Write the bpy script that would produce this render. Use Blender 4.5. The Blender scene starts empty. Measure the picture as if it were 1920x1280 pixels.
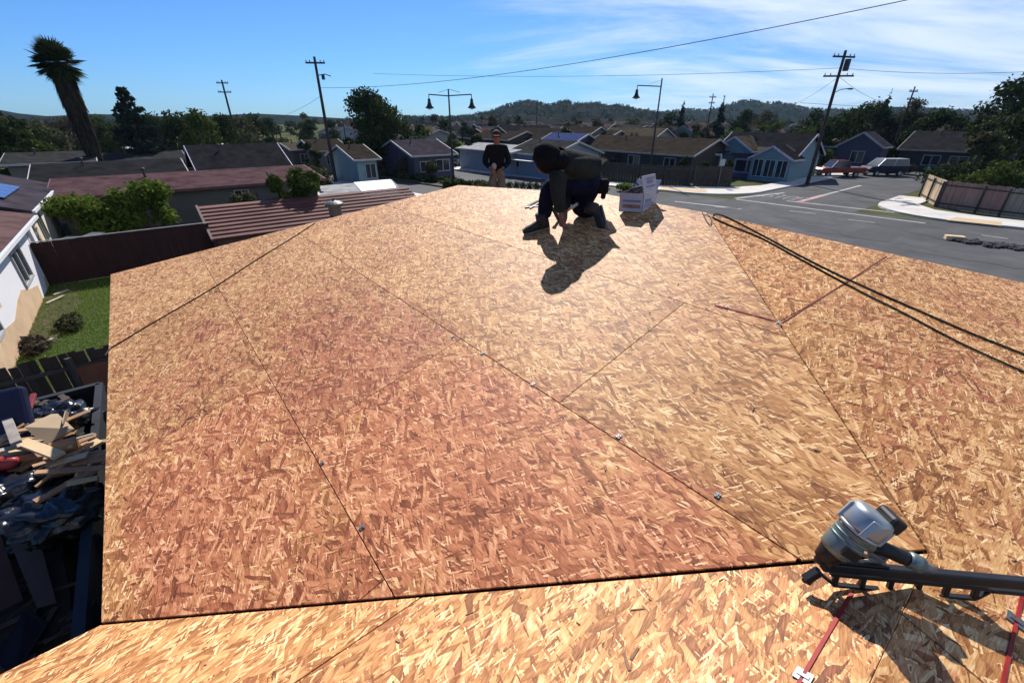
import bpy, math, random
import numpy as np
from mathutils import Vector, Matrix, noise as mnoise

# ------------------------------------------------------------------ camera
sc = bpy.context.scene
CZ = 6.2                                   # lens height above the ground of the yard
FPX, CXP, CYP, HOR = 820.0, 960.0, 640.0, 222.0
PITCH = math.atan((CYP - HOR) / FPX)
cam_d = bpy.data.cameras.new('camera')
cam = bpy.data.objects.new('camera', cam_d)
sc.collection.objects.link(cam)
cam.location = (0, 0, CZ)
cam.rotation_euler = (math.pi / 2 - PITCH, 0, 0)
cam_d.sensor_width = 36.0
cam_d.lens = 36.0 * FPX / 1920.0
cam_d.clip_start = 0.05
cam_d.clip_end = 20000
sc.camera = cam

# ------------------------------------------------------------------ sky, sun, exposure
SUN_AZ, SUN_EL = -2.5, 41.0                 # degrees, azimuth to the right of the view direction
w = bpy.data.worlds.new('World'); sc.world = w; w.use_nodes = True
nt = w.node_tree; nt.nodes.clear()
def wn(t, **k):
    n = nt.nodes.new(t)
    for a, b in k.items(): setattr(n, a, b)
    return n
out = wn('ShaderNodeOutputWorld'); bg = wn('ShaderNodeBackground')
sky = wn('ShaderNodeTexSky', sky_type='NISHITA', sun_disc=False)
sky.sun_elevation = math.radians(SUN_EL); sky.sun_rotation = math.radians(SUN_AZ)
sky.altitude = 0; sky.air_density = 1.0; sky.dust_density = 0.25; sky.ozone_density = 2.5
bg.inputs['Strength'].default_value = 0.058
# thin cirrus on a high flat layer, drifting across the right half
tc = wn('ShaderNodeTexCoord'); sep = wn('ShaderNodeSeparateXYZ')
nt.links.new(tc.outputs['Generated'], sep.inputs[0])
def wmath(op, a, b=None, c=None):
    m = wn('ShaderNodeMath', operation=op)
    for i, x in enumerate((a, b, c)):
        if x is None: continue
        if hasattr(x, 'links'): nt.links.new(x, m.inputs[i])
        else: m.inputs[i].default_value = x
    return m.outputs[0]
zz = wmath('ADD', wmath('MAXIMUM', sep.outputs[2], 0.0), 0.16)
px_ = wmath('DIVIDE', sep.outputs[0], zz); py_ = wmath('DIVIDE', sep.outputs[1], zz)
cmb = wn('ShaderNodeCombineXYZ')
nt.links.new(px_, cmb.inputs[0]); nt.links.new(py_, cmb.inputs[1])
mp = wn('ShaderNodeMapping'); mp.inputs['Rotation'].default_value = (0, 0, math.radians(28))
mp.inputs['Scale'].default_value = (0.30, 0.75, 1); mp.inputs['Location'].default_value = (3.1, 1.7, 0)
nt.links.new(cmb.outputs[0], mp.inputs[0])
n1 = wn('ShaderNodeTexNoise'); n1.inputs['Scale'].default_value = 1.3; n1.inputs['Detail'].default_value = 9
n1.inputs['Roughness'].default_value = 0.62; n1.inputs['Distortion'].default_value = 0.9
nt.links.new(mp.outputs[0], n1.inputs['Vector'])
n2 = wn('ShaderNodeTexNoise'); n2.inputs['Scale'].default_value = 0.22; n2.inputs['Detail'].default_value = 3
nt.links.new(cmb.outputs[0], n2.inputs['Vector'])
side = wn('ShaderNodeMapRange'); side.inputs[1].default_value = -0.55; side.inputs[2].default_value = 0.6
side.inputs[3].default_value = -0.16; side.inputs[4].default_value = 0.11
nt.links.new(sep.outputs[0], side.inputs[0])
dens = wmath('ADD', wmath('ADD', wmath('MULTIPLY', n1.outputs[0], 0.75), wmath('MULTIPLY', n2.outputs[0], 0.3)), side.outputs[0])
cr = wn('ShaderNodeMapRange'); cr.interpolation_type = 'SMOOTHSTEP'
cr.inputs[1].default_value = 0.46; cr.inputs[2].default_value = 0.76; cr.inputs[3].default_value = 0; cr.inputs[4].default_value = 0.85
nt.links.new(dens, cr.inputs[0])
tint = wn('ShaderNodeMix', data_type='RGBA', blend_type='MULTIPLY'); tint.inputs[0].default_value = 1.0
nt.links.new(sky.outputs[0], tint.inputs[6]); tint.inputs[7].default_value = (0.40, 0.78, 1.38, 1)
mx = wn('ShaderNodeMix', data_type='RGBA')
nt.links.new(cr.outputs[0], mx.inputs[0]); nt.links.new(tint.outputs[2], mx.inputs[6])
mx.inputs[7].default_value = (11.0, 12.2, 14.0, 1)
nt.links.new(mx.outputs[2], bg.inputs['Color']); nt.links.new(bg.outputs[0], out.inputs[0])

sd = bpy.data.lights.new('sun', 'SUN'); sd.energy = 5.0; sd.angle = math.radians(0.53); sd.color = (1.0, 0.955, 0.89)
sun = bpy.data.objects.new('sun', sd); sc.collection.objects.link(sun)
sv = Vector((math.sin(math.radians(SUN_AZ)) * math.cos(math.radians(SUN_EL)), math.cos(math.radians(SUN_AZ)) * math.cos(math.radians(SUN_EL)), math.sin(math.radians(SUN_EL))))
sun.rotation_euler = sv.to_track_quat('Z', 'Y').to_euler(); sun.location = sv * 60
vs = sc.view_settings
sc.display_settings.display_device = 'sRGB'
vs.view_transform = 'Standard'; vs.look = 'None'; vs.exposure = 0.52; vs.gamma = 1.0; vs.use_curve_mapping = False

# ------------------------------------------------------------------ surveying helpers
SN, CS = math.sin(PITCH), math.cos(PITCH)
def ray(px, py):
    X, U = (px - CXP) / FPX, (CYP - py) / FPX
    return Vector((X, U * SN + CS, U * CS - SN))
A0 = math.radians(-38.5)
DV = Vector((math.sin(A0), math.cos(A0), 0))       # the lots run along this way (forward left)
DU = Vector((math.cos(A0), -math.sin(A0), 0))      # and this way (forward right)
ZUP = Vector((0, 0, 1)); CAM = Vector((0, 0, CZ))
def UV(u, v, z=0.0): return DU * u + DV * v + ZUP * z
def g(px, py, z=0.0):
    r = ray(px, py); return CAM + r * ((z - CZ) / r.z)
def onv(px, py, v):
    r = ray(px, py); return CAM + r * (v / r.dot(DV))
def onu(px, py, u):
    r = ray(px, py); return CAM + r * (u / r.dot(DU))
def far(px, py, d):                                # point seen at that spot, d metres away on the map
    r = ray(px, py); return CAM + r * (d / math.hypot(r.x, r.y))
def depth(px, py, F): return CAM + ray(px, py) * F
def flat(p): return Vector((p.x, p.y, 0))

# ------------------------------------------------------------------ mesh helpers
COL = sc.collection
ORG = {}
def tag(o, label=None, cat=None, group=None, kind=None):
    if label: o['label'] = label
    if cat: o['category'] = cat
    if group: o['group'] = group
    if kind: o['kind'] = kind
    return o
def empty(name, loc=(0, 0, 0), label=None, cat=None, group=None):
    o = bpy.data.objects.new(name, None); COL.objects.link(o)
    o.location = loc; o.empty_display_size = 0.2
    ORG[o.name] = Vector(loc)
    return tag(o, label, cat, group)
def copy_tree(o, parent=None):
    c = o.copy(); COL.objects.link(c); c.parent = parent
    for ch in [x for x in bpy.data.objects if x.parent == o]: copy_tree(ch, c)
    return c

class MB:
    def __init__(s): s.v = []; s.f = []
    def add(s, vs_, fs):
        b = len(s.v); s.v += [tuple(x) for x in vs_]; s.f += [tuple(i + b for i in f) for f in fs]; return s
    def hexa(s, p):   # 8 corners, bottom four then top four, counter-clockwise
        return s.add(p, [(3, 2, 1, 0), (4, 5, 6, 7), (0, 1, 5, 4), (1, 2, 6, 5), (2, 3, 7, 6), (3, 0, 4, 7)])
    def box(s, c, size, M=None):
        c = Vector(c); x, y, z = size[0] / 2, size[1] / 2, size[2] / 2
        pts = [Vector(q) for q in ((-x, -y, -z), (x, -y, -z), (x, y, -z), (-x, y, -z), (-x, -y, z), (x, -y, z), (x, y, z), (-x, y, z))]
        if M is not None: pts = [M @ q for q in pts]
        return s.hexa([c + q for q in pts])
    def bar(s, a, b, wd, h, up=ZUP):
        a, b = Vector(a), Vector(b); d = (b - a).normalized(); sd_ = d.cross(up)
        if sd_.length < 1e-4: sd_ = d.cross(Vector((1, 0, 0)))
        sd_.normalize(); u = sd_.cross(d)
        sd_ = sd_ * wd / 2; u = u * h / 2
        return s.hexa([a - sd_ - u, a + sd_ - u, b + sd_ - u, b - sd_ - u, a - sd_ + u, a + sd_ + u, b + sd_ + u, b - sd_ + u])
    def prism(s, poly, off):
        n = len(poly); off = Vector(off); P = [Vector(p) for p in poly]
        return s.add(P + [p + off for p in P], [tuple(range(n - 1, -1, -1)), tuple(range(n, 2 * n))] + [(i, (i + 1) % n, n + (i + 1) % n, n + i) for i in range(n)])
    def cyl(s, a, b, r0, r1=None, n=10):
        return s.tube([a, b], [r0, r0 if r1 is None else r1], n)
    def tube(s, pts, r, n=8, cap=True):
        P = [Vector(p) for p in pts]; m = len(P)
        R = r if isinstance(r, (list, tuple)) else [r] * m
        t0 = (P[1] - P[0]).normalized(); nn = t0.orthogonal().normalized(); V = []
        for i in range(m):
            t = (P[min(i + 1, m - 1)] - P[max(i - 1, 0)]).normalized()
            nn = (nn - t * nn.dot(t)).normalized(); bb = t.cross(nn)
            V += [P[i] + (nn * math.cos(2 * math.pi * k / n) + bb * math.sin(2 * math.pi * k / n)) * R[i] for k in range(n)]
        F = [(i * n + k, i * n + (k + 1) % n, (i + 1) * n + (k + 1) % n, (i + 1) * n + k) for i in range(m - 1) for k in range(n)]
        if cap: F += [tuple(range(n - 1, -1, -1)), tuple((m - 1) * n + k for k in range(n))]
        return s.add(V, F)
    def lathe(s, c, prof, n=16, ax=ZUP):
        return s.tube([Vector(c) + Vector(ax) * z for r, z in prof], [r for r, z in prof], n)
    def blob(s, c, r, nu=14, nv=9, amp=0.0, fr=1.0, seed=0, M=None):
        c = Vector(c); V = []; rx, ry, rz = r if hasattr(r, '__len__') else (r, r, r)
        for j in range(nv + 1):
            th = math.pi * j / nv
            for i in range(nu):
                ph = 2 * math.pi * i / nu
                d = Vector((math.sin(th) * math.cos(ph), math.sin(th) * math.sin(ph), math.cos(th)))
                k = 1 + amp * mnoise.noise(d * fr + Vector((seed * 7.3, seed * 3.1, seed)))
                q = Vector((d.x * rx * k, d.y * ry * k, d.z * rz * k))
                V.append(c + (M @ q if M is not None else q))
        F = [(j * nu + i, (j + 1) * nu + i, (j + 1) * nu + (i + 1) % nu, j * nu + (i + 1) % nu) for j in range(nv) for i in range(nu)]
        return s.add(V, F)
    def build(s, name, mat, parent=None, smooth=False, bevel=0.0, base=None):
        me = bpy.data.meshes.new(name)
        root = parent
        while root is not None and root.parent is not None: root = root.parent
        if parent is None:
            if base is None:
                A = np.array(s.v); base = Vector(((A[:, 0].min() + A[:, 0].max()) / 2, (A[:, 1].min() + A[:, 1].max()) / 2, A[:, 2].min()))
            o_ = Vector(base)
        else: o_ = ORG.get(root.name, Vector((0, 0, 0)))
        me.from_pydata([(x - o_.x, y - o_.y, z - o_.z) for x, y, z in s.v], [], s.f)
        me.update()
        if smooth: me.polygons.foreach_set('use_smooth', [True] * len(me.polygons))
        me.materials.append(mat)
        o = bpy.data.objects.new(name, me); COL.objects.link(o)
        if parent is None: o.location = o_; ORG[o.name] = o_
        else: o.parent = parent
        if bevel:
            b = o.modifiers.new('bevel', 'BEVEL'); b.width = bevel; b.segments = 2; b.limit_method = 'ANGLE'; b.angle_limit = math.radians(40)
        return o

def skin(name, J, E, mat, parent, root, sub=2):
    names = list(J); ix = {n: i for i, n in enumerate(names)}
    o_ = ORG[parent.name if parent.parent is None else parent.parent.name]
    me = bpy.data.meshes.new(name)
    me.from_pydata([Vector(J[n][0]) - o_ for n in names], [(ix[a], ix[b]) for a, b in E], [])
    o = bpy.data.objects.new(name, me); COL.objects.link(o)
    m = o.modifiers.new('skin', 'SKIN'); m.use_smooth_shade = True
    d = me.skin_vertices[0].data
    for n in names:
        r = J[n][1]; d[ix[n]].radius = r if hasattr(r, '__len__') else (r, r); d[ix[n]].use_root = (n == root)
    s2 = o.modifiers.new('sub', 'SUBSURF'); s2.levels = s2.render_levels = sub
    dg = bpy.context.evaluated_depsgraph_get()
    me2 = bpy.data.meshes.new_from_object(o.evaluated_get(dg)); me2.name = name
    o.modifiers.clear(); o.data = me2; bpy.data.meshes.remove(me)
    me2.materials.clear(); me2.materials.append(mat)
    me2.polygons.foreach_set('use_smooth', [True] * len(me2.polygons))
    o.parent = parent
    return o

# ------------------------------------------------------------------ materials
def lin(r, g_, b):
    f = lambda c: (c / 255) / 12.92 if c / 255 <= 0.04045 else ((c / 255 + 0.055) / 1.055) ** 2.4
    return (f(r), f(g_), f(b))
MATS = {}
def mat(name, col, rough=0.8, var=0.25, scale=3.0, metal=0.0, spec=0.3, bump=0.0, bscale=30.0, hue=None, stretch=None, coat=0.0):
    """principled material with cloudy variation between a darker and a lighter (or a second) colour"""
    if name in MATS: return MATS[name]
    m = bpy.data.materials.new(name); m.use_nodes = True; t = m.node_tree; b = t.nodes['Principled BSDF']
    b.inputs['Roughness'].default_value = rough; b.inputs['Metallic'].default_value = metal
    b.inputs['Specular IOR Level'].default_value = spec; b.inputs['Coat Weight'].default_value = coat
    co = t.nodes.new('ShaderNodeTexCoord'); mpn = t.nodes.new('ShaderNodeMapping')
    oi = t.nodes.new('ShaderNodeObjectInfo'); ad = t.nodes.new('ShaderNodeVectorMath'); ad.operation = 'ADD'
    mul = t.nodes.new('ShaderNodeMath'); mul.operation = 'MULTIPLY'; mul.inputs[1].default_value = 57.0
    t.links.new(oi.outputs['Random'], mul.inputs[0])
    t.links.new(co.outputs['Object'], ad.inputs[0]); t.links.new(mul.outputs[0], ad.inputs[1])
    t.links.new(ad.outputs[0], mpn.inputs[0])
    if stretch: mpn.inputs['Scale'].default_value = stretch
    nz = t.nodes.new('ShaderNodeTexNoise'); nz.inputs['Scale'].default_value = scale; nz.inputs['Detail'].default_value = 7; nz.inputs['Roughness'].default_value = 0.65
    t.links.new(mpn.outputs[0], nz.inputs['Vector'])
    rp = t.nodes.new('ShaderNodeMapRange'); rp.inputs[1].default_value = 0.3; rp.inputs[2].default_value = 0.7
    t.links.new(nz.outputs[0], rp.inputs[0])
    mxn = t.nodes.new('ShaderNodeMix'); mxn.data_type = 'RGBA'
    c2 = hue if hue else tuple(min(1, c * (1 + var)) for c in col)
    mxn.inputs[6].default_value = (*[c * (1 - var) for c in col], 1); mxn.inputs[7].default_value = (*c2, 1)
    t.links.new(rp.outputs[0], mxn.inputs[0]); t.links.new(mxn.outputs[2], b.inputs['Base Color'])
    if bump:
        n3 = t.nodes.new('ShaderNodeTexNoise'); n3.inputs['Scale'].default_value = bscale; n3.inputs['Detail'].default_value = 5
        t.links.new(mpn.outputs[0], n3.inputs['Vector'])
        bp = t.nodes.new('ShaderNodeBump'); bp.inputs['Strength'].default_value = bump; bp.inputs['Distance'].default_value = 0.02
        t.links.new(n3.outputs[0], bp.inputs['Height']); t.links.new(bp.outputs[0], b.inputs['Normal'])
    MATS[name] = m
    return m
def leafmat(name, a, b_, trans=0.25):
    if name in MATS: return MATS[name]
    m = bpy.data.materials.new(name); m.use_nodes = True; t = m.node_tree; b = t.nodes['Principled BSDF']
    b.inputs['Roughness'].default_value = 0.85; b.inputs['Specular IOR Level'].default_value = 0.06
    ge = t.nodes.new('ShaderNodeNewGeometry'); mxn = t.nodes.new('ShaderNodeMix'); mxn.data_type = 'RGBA'
    t.links.new(ge.outputs['Random Per Island'], mxn.inputs[0])
    mxn.inputs[6].default_value = (*a, 1); mxn.inputs[7].default_value = (*b_, 1)
    t.links.new(mxn.outputs[2], b.inputs['Base Color'])
    tr = t.nodes.new('ShaderNodeBsdfTranslucent'); t.links.new(mxn.outputs[2], tr.inputs[0])
    ms = t.nodes.new('ShaderNodeMixShader'); ms.inputs[0].default_value = trans
    t.links.new(b.outputs[0], ms.inputs[1]); t.links.new(tr.outputs[0], ms.inputs[2])
    t.links.new(ms.outputs[0], t.nodes['Material Output'].inputs[0])
    MATS[name] = m
    return m

def osb_mat():
    """oriented strand board: seven layers of long flakes, the uppermost flake shows"""
    m = bpy.data.materials.new('strand_board'); m.use_nodes = True; t = m.node_tree; N = t.nodes.new; L = t.links.new
    b = t.nodes['Principled BSDF']
    uv = N('ShaderNodeUVMap'); uv.uv_map = 'flake'
    wob = N('ShaderNodeTexNoise'); wob.inputs['Scale'].default_value = 9; wob.inputs['Detail'].default_value = 2; L(uv.outputs[0], wob.inputs['Vector'])
    wv = N('ShaderNodeVectorMath'); wv.operation = 'SCALE'; wv.inputs['Scale'].default_value = 0.014; L(wob.outputs['Color'], wv.inputs[0])
    base = N('ShaderNodeVectorMath'); base.operation = 'ADD'; L(uv.outputs[0], base.inputs[0]); L(wv.outputs[0], base.inputs[1])
    def math_(op, a, bb):
        q = N('ShaderNodeMath'); q.operation = op
        for i, x in enumerate((a, bb)):
            if hasattr(x, 'links'): L(x, q.inputs[i])
            else: q.inputs[i].default_value = x
        return q.outputs[0]
    cur = None; pr = None; rnd = None
    # broad flakes below, thin bright and dark strands over them
    for i, (ang, ln, wd, lo, hi) in enumerate(((6, .10, .022, 0, 1), (-38, .085, .024, 0, 1), (34, .09, .019, 0, 1), (-14, .075, .009, -.45, 1.28), (21, .065, .007, -.4, 1.3), (-58, .055, .008, -.45, 1.25))):
        mpn = N('ShaderNodeMapping'); mpn.vector_type = 'TEXTURE'
        mpn.inputs['Rotation'].default_value = (0, 0, math.radians(ang)); mpn.inputs['Scale'].default_value = (ln, wd, 1); mpn.inputs['Location'].default_value = (i * .37, i * .23, 0)
        L(base.outputs[0], mpn.inputs[0])
        vo = N('ShaderNodeTexVoronoi'); vo.voronoi_dimensions = '2D'; vo.inputs['Scale'].default_value = 1.0; vo.inputs['Randomness'].default_value = 1.0
        L(mpn.outputs[0], vo.inputs['Vector'])
        sp = N('ShaderNodeSeparateColor'); L(vo.outputs['Color'], sp.inputs[0])
        if i < 3: val = math_('SUBTRACT', math_('ADD', math_('MULTIPLY', sp.outputs[0], 0.62), 0.24), math_('MULTIPLY', vo.outputs['Distance'], 0.22)); prio = sp.outputs[1]
        else: val = math_('ADD', math_('MULTIPLY', sp.outputs[0], 0.95), 0.06); prio = math_('SUBTRACT', math_('ADD', sp.outputs[1], 0.04), math_('MULTIPLY', vo.outputs['Distance'], 0.35))
        if cur is None: cur, pr, rnd = val, prio, sp.outputs[2]
        else:
            gt = math_('GREATER_THAN', prio, pr)
            mi = N('ShaderNodeMix'); mi.data_type = 'FLOAT'; L(gt, mi.inputs[0]); L(cur, mi.inputs[2]); L(val, mi.inputs[3])
            m2 = N('ShaderNodeMix'); m2.data_type = 'FLOAT'; L(gt, m2.inputs[0]); L(rnd, m2.inputs[2]); L(sp.outputs[2], m2.inputs[3]); rnd = m2.outputs[0]
            cur = mi.outputs[0]; pr = math_('MAXIMUM', prio, pr)
    gm = N('ShaderNodeMapping'); gm.inputs['Scale'].default_value = (22, 190, 1); L(base.outputs[0], gm.inputs[0])
    gr = N('ShaderNodeTexNoise'); gr.inputs['Scale'].default_value = 1; gr.inputs['Detail'].default_value = 4; L(gm.outputs[0], gr.inputs['Vector'])
    tone = math_('ADD', cur, math_('MULTIPLY', math_('SUBTRACT', gr.outputs[0], 0.5), 0.8))
    bigN = N('ShaderNodeTexNoise'); bigN.inputs['Scale'].default_value = 1.1; bigN.inputs['Detail'].default_value = 4; L(uv.outputs[0], bigN.inputs['Vector'])
    tone = math_('ADD', tone, math_('MULTIPLY', math_('SUBTRACT', bigN.outputs[0], 0.5), 0.35))
    def ramp(cols):
        r = N('ShaderNodeValToRGB'); L(tone, r.inputs[0]); e = r.color_ramp.elements
        e[0].position = cols[0][0]; e[0].color = (*lin(*cols[0][1]), 1); e[1].position = cols[-1][0]; e[1].color = (*lin(*cols[-1][1]), 1)
        for p, c in cols[1:-1]: k = e.new(p); k.color = (*lin(*c), 1)
        return r.outputs[0]
    tan = ramp([(0.0, (96, 58, 30)), (0.2, (140, 88, 48)), (0.45, (180, 126, 75)), (0.7, (208, 158, 101)), (0.95, (242, 206, 152))])
    red = ramp([(0.0, (84, 40, 24)), (0.2, (126, 66, 42)), (0.45, (166, 94, 64)), (0.72, (194, 124, 88)), (0.97, (230, 174, 130))])
    at = N('ShaderNodeAttribute'); at.attribute_type = 'OBJECT'; at.attribute_name = 'stain'
    rn = N('ShaderNodeUVMap'); rn.uv_map = 'roof'
    st = N('ShaderNodeTexNoise'); st.inputs['Scale'].default_value = 1.5; st.inputs['Detail'].default_value = 7; st.inputs['Roughness'].default_value = 0.68; L(rn.outputs[0], st.inputs['Vector'])
    sx = N('ShaderNodeSeparateXYZ'); L(rn.outputs[0], sx.inputs[0])
    def ss(x, lo, hi):
        q = N('ShaderNodeMapRange'); q.interpolation_type = 'SMOOTHSTEP'; q.inputs[1].default_value = lo; q.inputs[2].default_value = hi; L(x, q.inputs[0]); return q.outputs[0]
    spill = math_('MULTIPLY', math_('MULTIPLY', ss(sx.outputs[0], 26.4, 22.2), ss(sx.outputs[1], 21.35, 20.85)), ss(sx.outputs[1], 18.62, 19.1))
    s0 = math_('ADD', math_('MULTIPLY', math_('SUBTRACT', st.outputs[0], 0.5), 2.7), math_('ADD', math_('MULTIPLY', math_('MULTIPLY', spill, 0.95), math_('GREATER_THAN', at.outputs['Fac'], 0.4)), math_('MULTIPLY', at.outputs['Fac'], math_('LESS_THAN', at.outputs['Fac'], 0.33))))
    sm = N('ShaderNodeMapRange'); sm.interpolation_type = 'SMOOTHSTEP'; sm.inputs[1].default_value = 0.15; sm.inputs[2].default_value = 0.85; L(math_('ADD', s0, math_('MULTIPLY', math_('SUBTRACT', rnd, 0.5), 0.75)), sm.inputs[0])
    fl = math_('MULTIPLY', sm.outputs[0], 0.80)
    mi = N('ShaderNodeMix'); mi.data_type = 'RGBA'; L(fl, mi.inputs[0]); L(tan, mi.inputs[6]); L(red, mi.inputs[7])
    oi = N('ShaderNodeObjectInfo'); hs = N('ShaderNodeHueSaturation')
    L(math_('ADD', 0.9, math_('MULTIPLY', oi.outputs['Random'], 0.2)), hs.inputs['Value']); hs.inputs['Saturation'].default_value = 1.0
    L(mi.outputs[2], hs.inputs['Color']); L(hs.outputs[0], b.inputs['Base Color'])
    b.inputs['Roughness'].default_value = 0.62; b.inputs['Specular IOR Level'].default_value = 0.24
    bp = N('ShaderNodeBump'); bp.inputs['Strength'].default_value = 0.5; bp.inputs['Distance'].default_value = 0.0025
    bm = N('ShaderNodeMapping'); bm.inputs['Rotation'].default_value = (0, 0, .3); bm.inputs['Scale'].default_value = (16, 75, 1); L(uv.outputs[0], bm.inputs[0])
    bn = N('ShaderNodeTexNoise'); bn.inputs['Scale'].default_value = 1; bn.inputs['Detail'].default_value = 3; L(bm.outputs[0], bn.inputs['Vector'])
    L(bn.outputs[0], bp.inputs['Height']); L(bp.outputs[0], b.inputs['Normal'])
    return m
OSB = osb_mat()
# ------------------------------------------------------------------ ground, roads, pavements
M_GROUND = mat('dry_ground', (0.10, 0.085, 0.055), 0.95, 0.35, 0.15, hue=(0.10, 0.12, 0.05), bump=0.3, bscale=3, spec=0.0)
M_ASPH = mat('worn_asphalt', (0.075, 0.074, 0.074), 0.9, 0.3, 0.5, bump=0.25, bscale=40, spec=0.15)
M_CONC = mat('pale_concrete', (0.52, 0.49, 0.44), 0.85, 0.16, 0.9, bump=0.15, bscale=25)
M_RAMP = mat('tan_ramp_concrete', (0.50, 0.36, 0.22), 0.85, 0.15, 1.5)
M_PAINT = mat('road_paint', (0.33, 0.325, 0.31), 0.7, 0.3, 2.5)
M_REDP = mat('red_road_paint', (0.34, 0.10, 0.08), 0.75, 0.3, 2.5)
M_SOIL = mat('planter_soil', (0.07, 0.055, 0.035), 0.95, 0.4, 1.0, hue=(0.08, 0.09, 0.03))

def sheet(name, poly, z, m, kind='structure', thick=0.0):
    b = MB(); P = [Vector((p.x, p.y, z)) for p in poly]
    if thick: b.prism([Vector((p.x, p.y, z - thick)) for p in poly], (0, 0, thick))
    else: b.add(P, [tuple(range(len(P)))])
    o = b.build(name, m, base=(P[0].x, P[0].y, 0)); o['kind'] = kind
    return o
def ccw(poly):
    a = sum(poly[i].x * poly[(i + 1) % len(poly)].y - poly[(i + 1) % len(poly)].x * poly[i].y for i in range(len(poly)))
    return poly if a > 0 else poly[::-1]
gb = MB(); S_ = 2400
gb.add([(-S_, -200, 0), (S_, -200, 0), (S_, S_, 0), (-S_, S_, 0)], [(0, 1, 2, 3)])
gb.build('ground', M_GROUND, base=(0, 0, 0))['kind'] = 'structure'

SKEW = 0.17
def ST(w_, v, z=0.0): return UV(w_ - SKEW * v, v, z)      # main street frame: w across, v along
sheet('main_street', ccw([ST(25.6, -60), ST(25.6, 190), ST(42.2, 190), ST(42.2, -60)]), 0.004, M_ASPH)
sheet('side_street', ccw([UV(34, 10.2), UV(150, 10.2), UV(150, 18.9), UV(34, 18.9)]), 0.008, M_ASPH)
def arc(c, r, a0, a1, n=8): return [c + (DU * math.cos(math.radians(a0 + (a1 - a0) * i / n)) + DV * math.sin(math.radians(a0 + (a1 - a0) * i / n))) * r for i in range(n + 1)]
# pavement at the far right corner
rc = arc(UV(46.6, 5.2), 5.0, 180, 90)
pv = [ST(42.2, -55)] + rc + [UV(52, 10.2), UV(52, 8.0), UV(47.6, 8.0)] + [UV(45.6, 6.6), UV(45.0, 4.0)] + [ST(45.1, -2), ST(45.1, -55)]
sheet('corner_pavement', ccw(pv), 0.13, M_CONC, thick=0.128)
sheet('kerb_ramp', ccw([ST(42.25, 2.6), ST(42.25, 5.2), ST(44.0, 5.0), ST(44.0, 2.8)]), 0.134, M_RAMP)
lc = arc(UV(44.6, 24.9), 6.0, 270, 180)
pv2 = [UV(70, 18.9)] + lc + [ST(42.2, 30), ST(42.2, 150), ST(45.0, 150), ST(45.0, 29), UV(42.6, 24.8), UV(45.2, 22.2), UV(49, 20.9), UV(70, 20.9)]
sheet('far_pavement', ccw(pv2), 0.13, M_CONC, thick=0.128)
sheet('tan_kerb_ramp', ccw([UV(38.3, 25.6), UV(40.3, 21.8), UV(42.0, 22.9), UV(40.3, 26.4)]), 0.134, M_RAMP)
sheet('near_pavement', ccw([ST(22.6, -60), ST(22.6, 150), ST(25.6, 150), ST(25.6, -60)]), 0.13, M_CONC, thick=0.128)
sheet('street_median', ccw([ST(30.2, 34), ST(30.2, 150), ST(33.2, 150), ST(33.2, 34)]), 0.14, M_SOIL, thick=0.136)
# painted lines: crosswalk over the side street, its centre line, stop bar
def line(name, a, b, wd, m=M_PAINT, z=0.016):
    d = (b - a).normalized(); s_ = Vector((-d.y, d.x, 0)) * wd / 2
    return sheet(name, ccw([a + s_, b + s_, b - s_, a - s_]), z, m)
line('crosswalk_line', g(1475, 377), g(1677, 399), 0.30); line('crosswalk_line', g(1380, 374), g(1735, 419), 0.30)
line('crosswalk_line', g(1265, 378), g(1390, 392), 0.28); line('centre_line', g(1503, 377), g(1614, 348), 0.28)
line('red_centre_line', g(1497, 379), g(1545, 366), 0.55, M_REDP, 0.012)
line('stop_bar', g(1380, 372), g(1470, 362), 0.35)
for q in ((1480, 396, 1530, 401), (1590, 412, 1640, 418), (1840, 441, 1890, 448), (1340, 388, 1385, 391)):
    line('lane_dash', g(q[0], q[1]), g(q[2], q[3]), 0.16)
# STOP, written for drivers coming down the side street
GL = {'S': [[(1, .85), (.8, 1), (.2, 1), (0, .85), (0, .65), (.2, .52), (.8, .48), (1, .35), (1, .15), (.8, 0), (.2, 0), (0, .15)]], 'T': [[(0, 1), (1, 1)], [(.5, 1), (.5, 0)]],
      'O': [[(.2, 0), (0, .2), (0, .8), (.2, 1), (.8, 1), (1, .8), (1, .2), (.8, 0), (.2, 0)]], 'P': [[(0, 0), (0, 1), (.8, 1), (1, .85), (1, .62), (.8, .48), (0, .48)]]}
mb = MB()
for k, ch in enumerate('STOP'):
    for st in GL[ch]:
        for (x0, y0), (x1, y1) in zip(st, st[1:]):
            conv = lambda x, y: UV(42.6 + y * 2.3, 18.2 - (k * 0.85 + x * 0.58) - 0.3, 0)
            a, b = conv(x0, y0), conv(x1, y1); d = (b - a).normalized(); s_ = Vector((-d.y, d.x, 0)) * 0.08
            P = ccw([a + s_, b + s_, b - s_, a - s_]); mb.add([Vector((p.x, p.y, 0.018 + 0.0006 * (len(mb.f) % 5))) for p in P], [(0, 1, 2, 3)])
mb.build('stop_lettering', mat('worn_road_paint', (0.22, 0.215, 0.21), .8, .4, 2), base=UV(43, 16))['kind'] = 'structure'
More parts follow.
